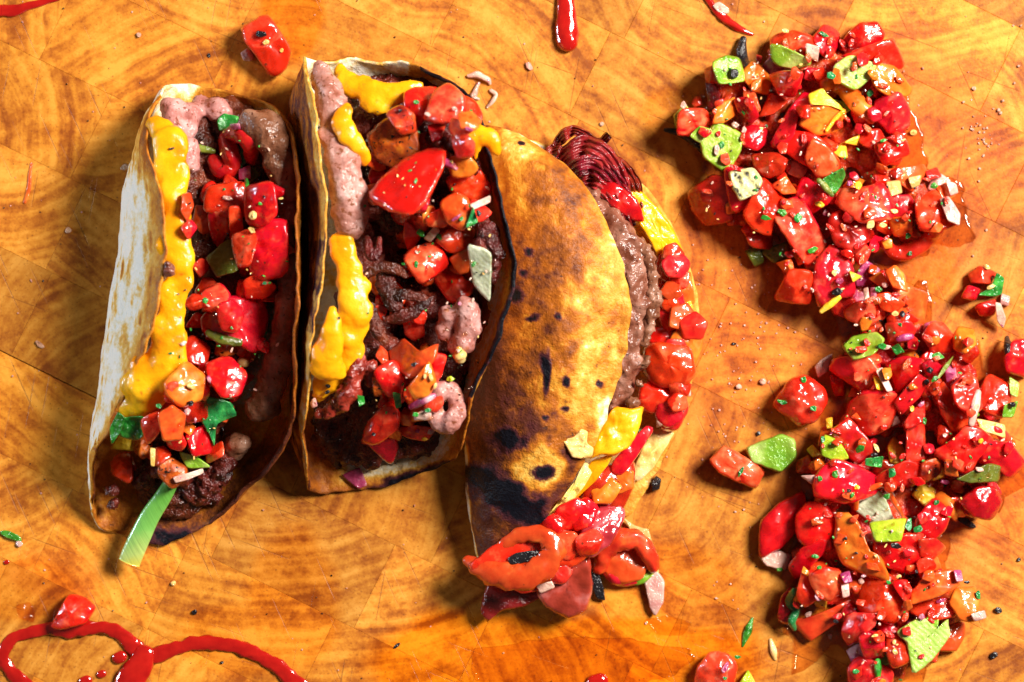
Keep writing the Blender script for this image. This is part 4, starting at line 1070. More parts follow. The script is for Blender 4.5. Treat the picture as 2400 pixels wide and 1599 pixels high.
tomato 1 36|950,517 987,554 957,588 946,554|
tomato_pale 2 52|950,607 969,584 1018,569 1048,618 987,663|pale cut tomato cube in the middle taco
onion 2 20|995,558 1018,532 1029,543 1010,565|
tomato 1 50|1018,652 1051,626 1104,667 1098,690 1057,707|
orange_pepper 1 36|1055,607 1100,580 1097,637 1075,640|
clear_onion 2 24|1100,580 1149,596 1149,637 1146,700 1112,663|translucent onion petal at the middle taco's right rim
red_pepper 1 56|919,826 950,798 981,826 1019,808 1015,839 991,870 960,881 929,857|
tomato 1 44|1005,829 1046,836 1033,881 1015,901 1005,867|
tomato_pink 1 50|877,874 922,846 946,884 936,932 908,926|
orange_pepper 2 44|960,908 1005,853 1019,895 1005,926 974,932|seedy orange tomato corner beside the sausage ring
tomato 2 56|864,991 908,946 932,970 929,1005 888,1036 853,1033|two toned tomato wedge in the middle taco's lower half
tomato 1 40|926,1005 970,998 1015,1005 998,1033 957,1026|
tomato_dark 0 36|860,1036 922,1029 932,1046 915,1088|
onion 2 24|974,970 1008,960 1008,984 974,984|
herb 3 16|922,922 938,925 940,952 928,955|
herb 3 12|838,928 852,930 854,945 842,952|
purple_onion 1 24|805,1115 843,1098 857,1136 839,1143|purple onion wedge at the middle taco's open lower end
"""
# right taco's filling, each with its own resting height
CHUNKS3 = """
tomato_dark 0 44 110|1395,440 1440,430 1490,470 1503,515 1480,512 1430,480|saucy red tomato under the bacon of the right taco
tomato 0 50 60|1545,600 1580,590 1600,615 1610,650 1570,665 1540,640|
tomato_pink 0 60 50|1548,665 1585,660 1605,720 1600,760 1560,770 1540,720|
orange_pepper 0 34 40|1590,655 1615,650 1622,700 1600,700|
lime_pepper 0 24 40|1596,710 1615,705 1622,740 1606,750|
tomato 0 40 50|1530,770 1590,765 1610,800 1560,815 1525,800|
tomato 0 66 70|1517,820 1545,808 1612,818 1622,870 1600,905 1540,900 1515,870|largest smooth tomato peeking out of the right taco
orange_pepper 0 36 36|1606,760 1632,752 1640,800 1625,840 1608,820|
tomato 0 54 50|1505,905 1555,885 1590,900 1575,950 1530,965 1500,950|
tomato_pink 0 50 40|1560,920 1600,925 1610,960 1585,1005 1550,1000 1545,955|
onion 0 30 70|1540,972 1560,966 1565,990 1540,1000|pinkish white onion cube low on the right taco's edge
onion 0 24 70|1582,910 1612,905 1612,925 1590,925|
tomato_pink 0 32 108|1596,596 1581,611 1559,606 1562,583 1582,576|
tomato_pink 0 36 110|1599,641 1569,641 1559,616 1587,596 1608,617|
tomato_pink 0 34 99|1583,675 1575,652 1589,632 1609,644 1606,668|
red_pepper 0 29 107|1554,685 1567,665 1589,669 1590,691 1572,699|
tomato 0 37 95|1561,699 1579,698 1587,716 1573,730 1556,718|
red_pepper 0 27 108|1607,720 1622,741 1608,765 1578,759 1581,728|
red_pepper 0 36 110|1649,758 1640,786 1610,785 1602,756 1627,741|
orange_pepper 0 35 92|1609,808 1587,811 1578,793 1592,776 1610,786|
tomato_pink 0 27 107|1577,848 1555,828 1569,804 1596,804 1606,834|
tomato_pale 0 32 108|1569,867 1574,848 1593,844 1598,863 1586,877|
red_pepper 0 27 101|1559,863 1585,856 1602,874 1588,897 1564,888|
tomato 0 40 96|1593,889 1613,904 1605,924 1581,924 1573,902|
tomato_pale 0 27 109|1603,933 1602,954 1581,959 1571,942 1583,927|
tomato 0 28 88|1592,978 1564,993 1545,972 1554,945 1583,947|
tomato 0 44 90|1440,1080 1475,1040 1510,1005 1525,1015 1490,1070 1460,1110 1435,1105|
herb 0 12 120|1495,1010 1510,1008 1518,1030 1505,1045|green herb leaf low on the right taco's edge
tomato_dark 0 60 70|1380,1130 1430,1095 1480,1090 1478,1140 1455,1190 1400,1215 1370,1180|
orange_pepper 0 26 110|1450,1115 1478,1112 1478,1140 1452,1150|
tomato 0 60 90|1310,1190 1350,1170 1385,1190 1370,1235 1320,1240 1290,1225|
ham 0 64 80|1370,1235 1410,1190 1450,1180 1458,1215 1430,1270 1390,1300 1360,1280|pink glazed ham lump right of the pepper ring
tomato 0 70 70|1290,1240 1330,1225 1375,1240 1385,1290 1340,1325 1300,1320 1290,1290|tomato lump with a pepper seed beside the pepper ring
ham 0 66 40|1275,1350 1320,1320 1370,1310 1380,1370 1368,1425 1330,1440 1290,1420 1265,1390|shiny pink ham lump at the foot of the right taco
bacon 0 36 30|1135,1430 1150,1370 1180,1350 1250,1375 1270,1395 1220,1420 1180,1425 1150,1450|brown bacon flap under the pepper ring
tomato 0 40 60|1180,1365 1240,1355 1285,1340 1280,1375 1230,1390|
red_pepper 0 34 8|1418,1300 1445,1275 1490,1278 1515,1310 1500,1352 1460,1362 1425,1345|red core inside the small red pepper curl
tomato 0 44 110|1330,1195 1372,1168 1400,1190 1388,1228 1350,1240|
tomato_pink 0 40 126|1350,1262 1392,1240 1412,1262 1396,1296 1360,1300|
tomato 0 40 120|1262,1228 1300,1205 1325,1222 1312,1250 1280,1252|
tomato_pale 0 36 130|1306,1262 1340,1255 1356,1282 1332,1306 1308,1296|
orange_pepper 0 30 116|1395,1150 1425,1128 1446,1146 1428,1172 1402,1172|
tomato_pink 0 40 92|1272,1332 1312,1318 1340,1338 1322,1366 1284,1364|
onion 0 22 110|1255,1350 1280,1345 1292,1372 1268,1382|
tomato 0 30 108|1112,1326 1165,1282 1225,1256 1280,1262 1296,1290 1272,1334 1210,1360 1150,1350|flat tomato slice inside the red pepper ring
char 0 10 146|1196,1308 1212,1298 1240,1293 1258,1294 1260,1305 1244,1313 1216,1320 1200,1320|charred black blister inside the pepper ring
cream_onion 0 16 6|1465,1220 1490,1240 1518,1245 1540,1330 1530,1345 1512,1290 1490,1260|long cream onion sliver behind the small pepper curl
onion 0 14 8|1510,1350 1535,1340 1554,1365 1552,1410 1535,1435 1525,1420|pale onion petal below the small pepper curl
char 0 20 4|1382,1340 1398,1335 1412,1375 1416,1402 1400,1400 1386,1370|black char flake between shiny pink lump and pepper curl
char 0 22 4|1528,1130 1538,1118 1548,1125 1545,1145 1530,1150|black char flake at the right taco's lower edge
"""
# swept strips: material layer squash | x,y,r ... | label
STRIPS = """
orange_pepper 2 0.7|1934,198,15 1952,197,19 1975,205,21 2003,235,23 2029,263,21 2040,279,13|curved orange pepper strip below the striped scallion square
yellow_pepper 2 0.8|1975,262,5 1955,282,6 1937,306,4|thin yellow strip beside the juicy orange pepper piece
char 2 0.9|1742,92,8 1737,118,13 1742,140,12 1750,155,8|charred black stick rising from the upper heap's left side
char 0 0.6|1560,305,5 1597,313,10 1636,336,13 1652,356,8|black charred leaf poking out of the upper heap's left tip
red_pepper 2 0.8|2073,572,13 2103,592,18 2144,586,19 2177,560,18 2198,533,15 2196,525,10|curved red pepper strip at the upper heap's lower edge
yellow_pepper 2 0.7|1925,730,6 1945,714,9 1966,697,7|
olive_pepper 2 0.6|1920,424,7 1935,440,8 1950,456,6|
red_pepper 1 0.7|2360,1030,12 2340,1010,12 2320,1000,8|
onion 3 0.8|2292,920,8 2284,955,11 2277,993,8|pink white onion stick on the lower trail's right side
purple_onion 2 0.7|2106,795,7 2120,791,9 2135,788,7|magenta onion strip above the green herb mid trail
char 2 0.8|2360,792,6 2362,815,10 2368,848,7|
orange_pepper 3 0.8|2006,1192,6 2012,1165,7 2040,1146,7 2070,1137,6 2090,1166,6 2105,1192,6 2116,1212,4|orange peel thread bordering the pale onion petal
orange_pepper 2 0.8|2204,1166,14 2224,1184,15 2236,1208,9 2241,1221,4|orange pepper tail left of the dark red tomato lump
herb 2 0.8|1862,1385,8 1852,1410,11 1866,1430,10 1856,1455,10 1862,1475,5|dark green curled herb at the lower heap's left side
herb 1 0.6|1763,1450,3 1752,1482,9 1741,1514,3|green leaf sliver on the board left of the lower heap
cream_onion 0 0.7|1806,1500,4 1812,1525,8 1817,1545,4|small pale onion sliver on the board left of the lower heap
herb 2 0.8|2057,1551,8 2058,1570,9 2058,1588,6|green scallion bit at the bottom of the lower heap
red_pepper 3 0.95|588,376,14 590,342,21 568,314,23 538,322,23 538,356,23 546,388,22 520,400,22 502,376,17|curled red pepper strip on top of the left taco
olive_pepper 2 0.7|490,782,10 525,797,13 560,803,9|
olive_pepper 1 0.7|455,345,8 480,350,9 500,355,6|
herb 3 0.6|577,420,4 579,435,5 580,450,2|
purple_onion 3 0.7|962,955,7 990,941,9 1016,928,7|magenta onion strip left of the sausage ring
seed 3 0.8|1075,820,8 1077,832,17 1078,840,14|
seed 3 1.0|566,848,11 573,850,12|
purple_onion 2 0.7|1035,375,8 1055,385,9 1068,395,5|magenta onion strip right of the big tomato wedge
"""
STRIPS3 = """
red_pepper 0.5|1096,1314,110,13 1130,1332,124,25 1175,1348,138,32 1232,1350,148,34 1280,1322,156,30 1298,1286,160,26 1278,1258,158,22 1240,1252,152,19 1205,1262,144,17 1170,1284,134,12|curved red pepper ring at the foot of the right taco
red_pepper 0.9|1405,1330,30,18 1420,1290,48,22 1455,1266,58,24 1495,1268,58,22 1520,1300,50,20 1530,1330,40,14|small red pepper curl on the board by the right taco
red_pepper 0.8|1420,1330,22,16 1450,1355,24,18 1485,1360,22,14|
green_pepper 0.8|1485,1362,20,9 1505,1358,24,11 1522,1345,24,8|green tail on the small red pepper curl
"""
# small bits scattered on top: material x y rx ry angle
BITS = """
seed 1841 72 11 8 0.3;onion 1602 246 10 14 0;herb 1931 81 14 6 0.5;herb 1948 178 12 11 0;char 1721 171 14 14 0;seed 2141 311 12 11 0.2;herb 2040 218 9 11 0.4;herb 2070 330 10 5 -0.3
onion 1680 350 8 20 0.1;herb 1692 340 8 10 0;onion 1722 293 13 12 0;onion 1744 306 9 12 0;herb 1833 498 16 9 0.3;herb 1871 510 12 12 0;herb 1904 587 16 9 -0.4;herb 1794 510 18 7 0.2
yellow_pepper 1922 480 16 10 0.2;purple_onion 1937 498 12 14 0.5;purple_onion 1991 431 10 10 0;yellow_pepper 2013 434 12 14 0;herb 2189 435 10 9 0;seed 2041 527 12 16 0.6;seed 2069 528 12 9 0;seed 2095 495 12 8 0
herb 2128 552 9 9 0;herb 2132 595 8 6 -0.6;purple_onion 1968 658 12 14 0.5;cream_onion 1956 640 9 14 0.4;char 1963 684 16 10 -0.2;seed 2098 735 12 9 0.2;char 2116 735 9 10 0;herb 2060 678 10 8 0;onion 2074 668 11 10 0
seed 2312 626 13 7 0.6;cream_onion 2322 673 14 8 -0.3;herb 1884 890 9 8 0;herb 1834 943 16 7 0.2;herb 1906 957 10 9 0;herb 2015 1052 14 9 -0.7;seed 2054 1050 7 16 -0.5;char 2048 1066 11 6 0;herb 2091 1108 10 15 0.1
herb 1737 1105 5 16 0.5;herb 1958 1112 9 10 0.4;herb 1922 1122 8 8 0;herb 1928 1030 7 10 0;purple_onion 1956 1010 14 5 -0.6;char 2180 868 9 8 0;herb 2190 888 12 6 -0.8;char 2172 895 7 8 0;purple_onion 2160 948 14 8 -0.8
yellow_pepper 2137 958 9 11 0.2;herb 2167 987 5 12 0;onion 2215 1020 10 8 0;yellow_pepper 2298 1034 8 12 0.2;onion 2296 1100 14 9 0.2;purple_onion 2215 1130 16 7 0.2;herb 2066 812 12 9 0;char 2374 948 9 8 0
onion 2076 815 16 8 -0.3;herb 2110 760 6 5 0;char 2100 1279 16 8 0.1;herb 2079 1164 9 9 0.3;herb 2130 1232 9 18 0.3;herb 2152 1240 14 11 0;seed 2106 1352 10 7 -0.4;herb 2083 1366 8 5 0.4;char 2148 1340 5 5 0
purple_onion 2204 1408 18 6 -0.3;purple_onion 2160 1446 10 14 0.4;herb 2293 1396 6 14 -0.2;char 2266 1365 8 5 0;onion 2018 1362 11 10 0;purple_onion 2024 1350 9 6 0;seed 2096 1505 6 9 0.2;seed 2098 1527 7 11 -0.5
herb 2006 1575 9 7 0;herb 1912 1304 11 6 0;purple_onion 1918 1402 9 14 -0.5;onion 1895 1440 14 9 -0.5;herb 1828 1335 8 6 0;herb 1920 1330 8 6 -0.5;char 1959 1457 8 6 0;onion 1945 1490 7 12 0;seed 2050 1490 5 12 1.3
purple_onion 1700 1565 9 22 0.6;herb 1700 1590 7 5 0;herb 1728 1540 10 5 0;char 1982 1262 5 5 0;herb 2195 1178 7 9 0.4;char 1990 1150 8 5 0;herb 1998 1160 5 10 0.5;yellow_pepper 2008 1143 10 9 0;onion 1935 1182 8 6 0
char 612 80 16 10 0.2;seed 624 99 12 8 -0.3;seed 660 118 6 9 0;herb 525 444 5 4 0;onion 530 464 22 8 0.15;herb 610 478 6 5 0;seed 592 505 12 14 0.5;cream_onion 590 540 14 9 0.7;herb 620 664 6 5 0
herb 482 705 9 9 0;onion 430 805 11 7 -0.3;herb 400 828 6 4 0;purple_onion 490 888 6 14 -0.3;herb 372 952 8 9 0;seed 448 905 14 11 0.3;onion 440 965 10 14 0;char 446 945 10 9 0;purple_onion 458 985 5 10 0
herb 976 240 10 6 0.2;onion 1066 255 10 9 0;onion 1002 268 12 8 0.3;purple_onion 1098 302 16 7 0.3;char 938 260 6 5 0;char 920 320 6 5 0;herb 975 425 4 8 0.2;herb 985 545 14 9 0.6;herb 1030 555 10 8 0.4
purple_onion 1070 510 20 6 -0.6;herb 1082 512 6 8 0;herb 976 620 5 12 0;herb 1110 620 5 9 0.5;char 970 855 7 7 0;seed 1010 885 6 12 -0.3;seed 1020 905 5 11 0.4;seed 996 882 5 10 0;herb 974 972 9 8 0;herb 1003 962 9 7 -0.3
purple_onion 978 1010 10 8 -0.4;onion 1010 1012 14 9 0;yellow_pepper 995 1030 10 6 0;char 876 1018 5 6 0;char 795 745 4 4 0;char 768 905 7 6 0;char 766 920 8 5 -0.4;char 1122 500 8 10 0;lime_pepper 1056 888 12 9 0
onion 1072 822 8 8 0;onion 735 945 14 16 0.3;purple_onion 1078 712 8 7 0;char 405 348 6 3 -0.6;char 399 349 4 3 0;char 860 330 4 3 0
"""
PILES = [[(1600,270),(1680,160),(1760,150),(1830,90),(1960,70),(2060,75),(2105,160),(2125,300),(2115,400),(2215,420),(2235,510),(2190,560),(2080,590),(1990,620),(1900,690),(1850,690),(1810,560),(1660,510),(1640,440),(1700,400),(1650,350)],
 [(1910,650),(1990,600),(2110,640),(2160,760),(2270,790),(2285,900),(2350,960),(2370,1080),(2320,1180),(2240,1205),(2175,1260),(2180,1310),(2230,1400),(2240,1500),(2110,1600),(2000,1600),(1985,1460),(1860,1430),(1860,1300),(1880,1190),(1930,1140),(1890,1100),(1955,1000),(2005,900),(1970,850),(2000,760)]]
# ------------------------------------------------------------------ placing the salsa
KIND = {
 'tomato': ('tomato_piece', 'tomato', 'red tomato chunk'), 'tomato_pale': ('tomato_piece', 'tomato', 'salmon tomato chunk'),
 'tomato_dark': ('tomato_piece', 'tomato', 'dark red tomato chunk'), 'tomato_pink': ('tomato_piece', 'tomato', 'pinkish glossy tomato chunk'),
 'roasted': ('roasted_tomato', 'tomato', 'browned roasted tomato piece'), 'red_pepper': ('pepper_piece', 'pepper', 'bright red pepper piece'),
 'orange_pepper': ('pepper_piece', 'pepper', 'orange pepper piece'), 'yellow_pepper': ('pepper_piece', 'pepper', 'yellow pepper piece'),
 'green_pepper': ('pepper_piece', 'pepper', 'green pepper piece'), 'lime_pepper': ('pepper_piece', 'pepper', 'lime green pepper piece'),
 'pale_green': ('scallion_piece', 'scallion', 'pale green scallion piece'), 'olive_pepper': ('pepper_piece', 'pepper', 'olive green pepper piece'),
 'herb': ('herb_leaf', 'herb', 'dark green herb leaf'), 'onion': ('onion_piece', 'onion', 'pinkish white onion piece'),
 'purple_onion': ('onion_piece', 'onion', 'purple onion piece'), 'cream_onion': ('onion_piece', 'onion', 'cream coloured onion piece'),
 'clear_onion': ('onion_piece', 'onion', 'translucent onion piece'), 'seed': ('seed', 'seed', 'pale yellow seed'),
 'char': ('char_flake', 'char', 'black char flake'), 'char_onion': ('onion_piece', 'onion', 'grilled onion piece'),
 'bacon': ('bacon_piece', 'bacon', 'dark red bacon piece'), 'ham': ('ham_piece', 'ham', 'pink ham piece'), 'crumb': ('crumb', 'crumb', 'pinkish crumb'), 'cheese': ('cheese_bit', 'cheese', 'yellow cheese bit')}
MARKS = [('the green pepper boat', 1852, 135), ('the striped green scallion square', 2002, 170), ('the yellow green slab', 1690, 345), ('the charred black stick', 1742, 120),
 ('the upper heap\'s bright leaf', 1957, 425), ('the grilled onion square', 1745, 430), ('the curved red pepper strip', 2140, 585), ('the green slice mid trail', 2020, 810),
 ('the herb flecked tomato bar', 1870, 540), ('the small right edge clump', 2305, 690),
 ('the upright red pepper stick', 2145, 1035), ('the lime pepper bit', 1955, 1055), ('the curled olive pepper', 2295, 1110), ('the orange rimmed onion petal', 2050, 1190),
 ('the big orange pepper wedge', 2015, 1280), ('the striped pale green slab', 2165, 1510), ('the round tomato ring', 1912, 1230), ('the flat orange red slab', 2195, 1375),
 ('the pink onion stick', 2285, 955), ('the bottom edge tomato', 1680, 1570), ('the lone herb flecked tomato', 1875, 940), ('the lone tomato bar', 1730, 1095),
 ('the curled red pepper inside left taco', 545, 360), ('the olive pepper inside left taco', 520, 605), ('the green curl inside left taco', 505, 985), ('the pale scallion stalk', 345, 1220),
 ('the glazed tomato mass', 550, 760), ('the lone tomato behind left taco', 625, 105), ('the sauce loop', 200, 1480),
 ('the big smooth tomato wedge', 955, 430), ('the sausage ring', 1046, 955), ('the orange ball pepper', 1070, 495), ('the blistered roasted tomato', 925, 330),
 ('the translucent onion petal', 1130, 640), ('the two toned tomato wedge', 892, 995), ('the topmost salmon tomato', 1045, 245),
 ('the red pepper ring', 1200, 1300), ('the bacon of the right taco', 1390, 380), ('the right taco\'s largest tomato', 1570, 860), ('the small pepper curl', 1470, 1310), ('the shiny pink lump', 1325, 1380),
 ('the red sauce drip', 1328, 60), ('the dark crack in the board', 110, 880)]
AUTO = []        # objects whose label is worked out from what they lie beside
USED = set()
def register(o, mat, x, y, label, size):
    nm, cat, desc = KIND[mat]
    o['category'] = cat
    if label:
        o['label'] = label; USED.add(label)
    else:
        AUTO.append((o, desc, cat, x, y, size))

def place_chunk(mat, h, poly, label, seed, z=None, sink=0.32, pct=60, **kw):
    r = random.Random(seed * 7919 + 13)
    if z is None: z0, tl = drop(poly, h, sink, pct)
    else: z0, tl = z, (0, 0)
    if z0 < 2: tl = (0, 0)
    tl = (tl[0] + r.uniform(-0.16, 0.16) * (z0 > 8), tl[1] + r.uniform(-0.16, 0.16) * (z0 > 8))
    args = dict(tilt=tl, seed=seed, facet=0.7, rough=0.04, dome=r.uniform(0.0, 0.10), soft=0.07, fine=0.8)
    if mat.startswith('tomato') or mat == 'roasted': args.update(rough=0.06, soft=0.13, dome=r.uniform(0.06, 0.22))
    if mat in ('herb',): h *= 0.55; args.update(rough=0.3, cup=0.9, facet=0.2)
    if mat in ('pale_green', 'green_pepper', 'clear_onion', 'char_onion'): args.update(cup=0.22, facet=0.35, dome=-0.05, soft=0.1)
    args.update(kw)
    args.setdefault('grow', 1.2)
    V, F = slab_geo(poly, h, z0, **args)
    splat(V)
    o = mk(KIND[mat][0], V, F, MAT[mat])
    xs = [p[0] for p in poly]; ys = [p[1] for p in poly]
    register(o, mat, sum(xs) / len(xs), sum(ys) / len(ys), label, (max(xs) - min(xs) + max(ys) - min(ys)) / 2)
    return o
def ngon(x, y, rx, ry, ang, seed, n=6):
    r = random.Random(seed)
    out = []
    for k in range(n):
        a = 6.283 * (k + r.uniform(-0.28, 0.28)) / n; q = r.uniform(0.78, 1.12)
        px, py = rx * q * math.cos(a), ry * q * math.sin(a)
        out.append((x + px * math.cos(ang) - py * math.sin(ang), y + px * math.sin(ang) + py * math.cos(ang)))
    return out
def parse(txt):
    for ln in txt.strip().splitlines():
        a, b, c = ln.split('|')
        yield a.split(), [tuple(float(q) for q in p.split(',')) for p in b.split()], c.strip()

# juice pooled under and around the heaps
JUICE = [([(1640,470),(1700,360),(1800,200),(1960,130),(2110,190),(2150,320),(2210,390),(2262,500),(2280,560),(2200,590),(2080,620),(1960,660),(1850,640),(1740,560)], 'juice', 'thin orange juice pooled under the upper salsa heap'),
 ([(1960,640),(2080,610),(2180,660),(2190,760),(2300,840),(2390,1000),(2395,1130),(2300,1210),(2210,1260),(2250,1480),(2120,1610),(1960,1610),(1860,1460),(1830,1320),(1900,1150),(1930,1000),(2000,860),(1950,740)], 'juice', 'thin red juice pooled under the long salsa trail'),
 ([(40,1420),(70,1412),(86,1440),(80,1462),(48,1448)], 'juice', 'small orange juice smear above the sauce loop'),
 ([(1130,1520),(1300,1490),(1500,1500),(1620,1540),(1560,1600),(1300,1620),(1120,1590)], 'oil', 'glossy orange oil film at the bottom edge of the board'),
 ([(1500,1450),(1560,1440),(1620,1460),(1600,1490),(1540,1490)], 'oil', 'small oily patch below the pale onion petal')]
for k, (poly, mat, lab) in enumerate(JUICE):
    V, F = slab_geo(poly, 5.0 if k < 2 else 3.0, 0.2, seed=90 + k, n=120, rough=0.5, facet=0.0, dome=0.1, ragged=0.22)
    tag(mk('juice_puddle', V, F, MAT[mat]), lab, 'juice')

# wet pulp between the chunks
rp = random.Random(31)
for pi, (pile, lab) in enumerate(zip(PILES, ('wet red pulp filling the gaps of the upper salsa heap', 'wet red pulp filling the gaps of the long salsa trail'))):
    xs = [p[0] for p in pile]; ys = [p[1] for p in pile]; balls = []
    cx_, cy_ = sum(xs) / len(xs), sum(ys) / len(ys)
    while len(balls) < (230 if pi == 0 else 330):
        x, y = rp.uniform(min(xs), max(xs)), rp.uniform(min(ys), max(ys))
        if inside(pile, x, y) and all(inside(pile, x + dx, y + dy) for dx, dy in ((16, 0), (-16, 0), (0, 16), (0, -16))):
            balls.append((x, y, rp.uniform(6, 26), rp.uniform(16, 28), 1, 1, 0.9))
    tag(blob_obj('salsa_pulp', balls, MAT['pulp'], None, voxel=6, smooth=3, amp=7, freq=0.06, amp2=4, freq2=0.16, seed=60 + pi), lab, None, None, 'stuff')

rf = random.Random(99)
entries = []
for a, pts, lab in parse(CHUNKS):
    entries.append((int(a[1]), a[0], float(a[2]), pts, lab, float(a[3]) if len(a) > 3 else 'c'))
for a, pts, lab in parse(STRIPS):
    entries.append((int(a[1]), a[0], float(a[2]), pts, lab, 's'))
# loose smaller dice that fill the heaps below the pieces named above
fill_mats = ['tomato'] * 6 + ['tomato_dark'] * 4 + ['tomato_pink'] * 3 + ['tomato_pale'] * 2 + ['red_pepper'] * 2 + ['orange_pepper'] * 3 + ['onion', 'green_pepper', 'purple_onion', 'yellow_pepper', 'olive_pepper']
fillers = []
for pi, pile in enumerate(PILES):
    xs = [p[0] for p in pile]; ys = [p[1] for p in pile]
    want = 50 if pi == 0 else 74
    tries = 0
    while want and tries < 4000:
        tries += 1
        x, y = rf.uniform(min(xs), max(xs)), rf.uniform(min(ys), max(ys))
        if not inside(pile, x, y): continue
        r_ = rf.uniform(20, 36)
        if any(math.hypot(x - q[0], y - q[1]) < 0.75 * (r_ + q[2]) for q in fillers): continue
        fillers.append((x, y, r_)); want -= 1
for k, (x, y, r_) in enumerate(fillers):
    m_ = rf.choice(fill_mats)
    place_chunk(m_, rf.uniform(34, 60) * (0.55 if 'onion' in m_ else 1), ngon(x, y, r_, r_ * rf.uniform(0.65, 1), rf.uniform(0, 3), k + 500, rf.choice((4, 5, 6))), '', 1000 + k, sink=0.2)

TZ = [([(470,430),(660,430),(665,640),(640,830),(560,930),(430,1040),(380,1000),(440,800),(470,600)], 40), ([(880,240),(1110,240),(1140,440),(1110,690),(960,660),(940,520),(880,460),(870,330)], 34), ([(880,820),(1035,820),(1030,900),(1000,1020),(870,1030)], 16), ([(330,980),(480,880),(560,900),(520,1060),(430,1110),(280,1110),(262,1060)], 16), ([(880,640),(1000,700),(1010,800),(910,830),(870,760)], 7)]
for zi, (zone, want) in enumerate(TZ):
    xs = [p[0] for p in zone]; ys = [p[1] for p in zone]; got = []; tries = 0
    while len(got) < want and tries < 3000:
        tries += 1
        x, y = rf.uniform(min(xs), max(xs)), rf.uniform(min(ys), max(ys)); r_ = rf.uniform(22, 36)
        if not inside(zone, x, y) or any(math.hypot(x - q[0], y - q[1]) < 0.55 * (r_ + q[2]) for q in got): continue
        got.append((x, y, r_))
    for k, (x, y, r_) in enumerate(got):
        place_chunk(rf.choice(['tomato', 'tomato_dark', 'tomato', 'orange_pepper', 'tomato_pink', 'roasted', 'red_pepper']), rf.uniform(34, 50), ngon(x, y, r_, r_ * rf.uniform(0.65, 1), rf.uniform(0, 3), k + 800 + zi * 50, rf.choice((4, 5, 6))), '', 1500 + k + zi * 50, sink=0.12)

def place_strip(mat, flat, pts, label, seed):
    path = []
    for (x, y, r_) in pts:
        z = 0
        for _ in range(2):
            k = 1 - z / H
            gx, gy = (x - 1200) * k + 1200, (y - 799.5) * k + 799.5
            z = hm[int((gy - HY0) / CELL), int((gx - HX0) / CELL)]
        path.append([x, y, z, r_])
    zs = [p[2] for p in path]
    for i, p in enumerate(path):       # a strip is stiff: it bridges gaps
        p[2] = 0.5 * p[2] + 0.5 * (sum(zs) / len(zs)) + p[3] * flat * 0.6
    V, F = tube_geo(path, sub=6, n=14, flat=flat, seed=seed, rough=0.16)
    splat(V)
    o = mk({'red_pepper': 'pepper_strip', 'orange_pepper': 'pepper_strip', 'yellow_pepper': 'pepper_strip', 'onion': 'onion_strip', 'char': 'char_stick'}.get(mat, KIND[mat][0]), V, F, MAT[mat])
    xs = [p[0] for p in pts]; ys = [p[1] for p in pts]
    register(o, mat, sum(xs) / len(xs), sum(ys) / len(ys), label, (max(xs) - min(xs) + max(ys) - min(ys)) / 2)
for k, (ly, mat, q, pts, lab, typ) in enumerate(sorted(entries, key=lambda e: e[0])):
    if isinstance(typ, float): place_chunk(mat, q, pts, lab, k + 1, z=typ)
    elif typ == 'c': place_chunk(mat, q, pts, lab, k + 1, sink=0.1 if ly >= 2 else 0.32, pct=82 if ly >= 2 else 60)
    else: place_strip(mat, q, pts, lab, k + 1)

small = []
for pi, pile in enumerate(PILES):          # small dice lying in the hollows
    xs = [p[0] for p in pile]; ys = [p[1] for p in pile]; want = 32 if pi == 0 else 46
    while want:
        x, y = rf.uniform(min(xs), max(xs)), rf.uniform(min(ys), max(ys))
        if not inside(pile, x, y) or any(math.hypot(x - q[0], y - q[1]) < 34 for q in small): continue
        small.append((x, y)); want -= 1
for k, (x, y) in enumerate(small):
    r_ = rf.uniform(11, 18)
    place_chunk(rf.choice(['tomato', 'orange_pepper', 'red_pepper', 'tomato_pale', 'red_pepper', 'tomato_pink', 'orange_pepper']), rf.uniform(15, 24), ngon(x, y, r_, r_ * rf.uniform(0.6, 1), rf.uniform(0, 3), k + 6000, rf.choice((4, 5, 6))), '', 6000 + k, sink=0.25, pct=45)

for k, (a, pts, lab) in enumerate(parse(CHUNKS3)):
    wide = max(p[0] for p in pts) - min(p[0] for p in pts)
    place_chunk(a[0], float(a[2]) * (0.8 if wide < 52 and not lab else 1), pts, lab, 400 + k, z=float(a[3]), grow=1.55 if wide < 52 and not lab else 1.2)
for k, ln in enumerate(STRIPS3.strip().splitlines()):
    a, b, lab = ln.split('|'); mat, flat = a.split()
    pts = [tuple(float(q) for q in p.split(',')) for p in b.split()]
    V, F = tube_geo(pts, sub=7, n=16, flat=float(flat), seed=50 + k, rough=0.2); splat(V)
    o = mk('pepper_strip', V, F, MAT[mat])
    register(o, mat, pts[len(pts) // 2][0], pts[len(pts) // 2][1], lab, 60)

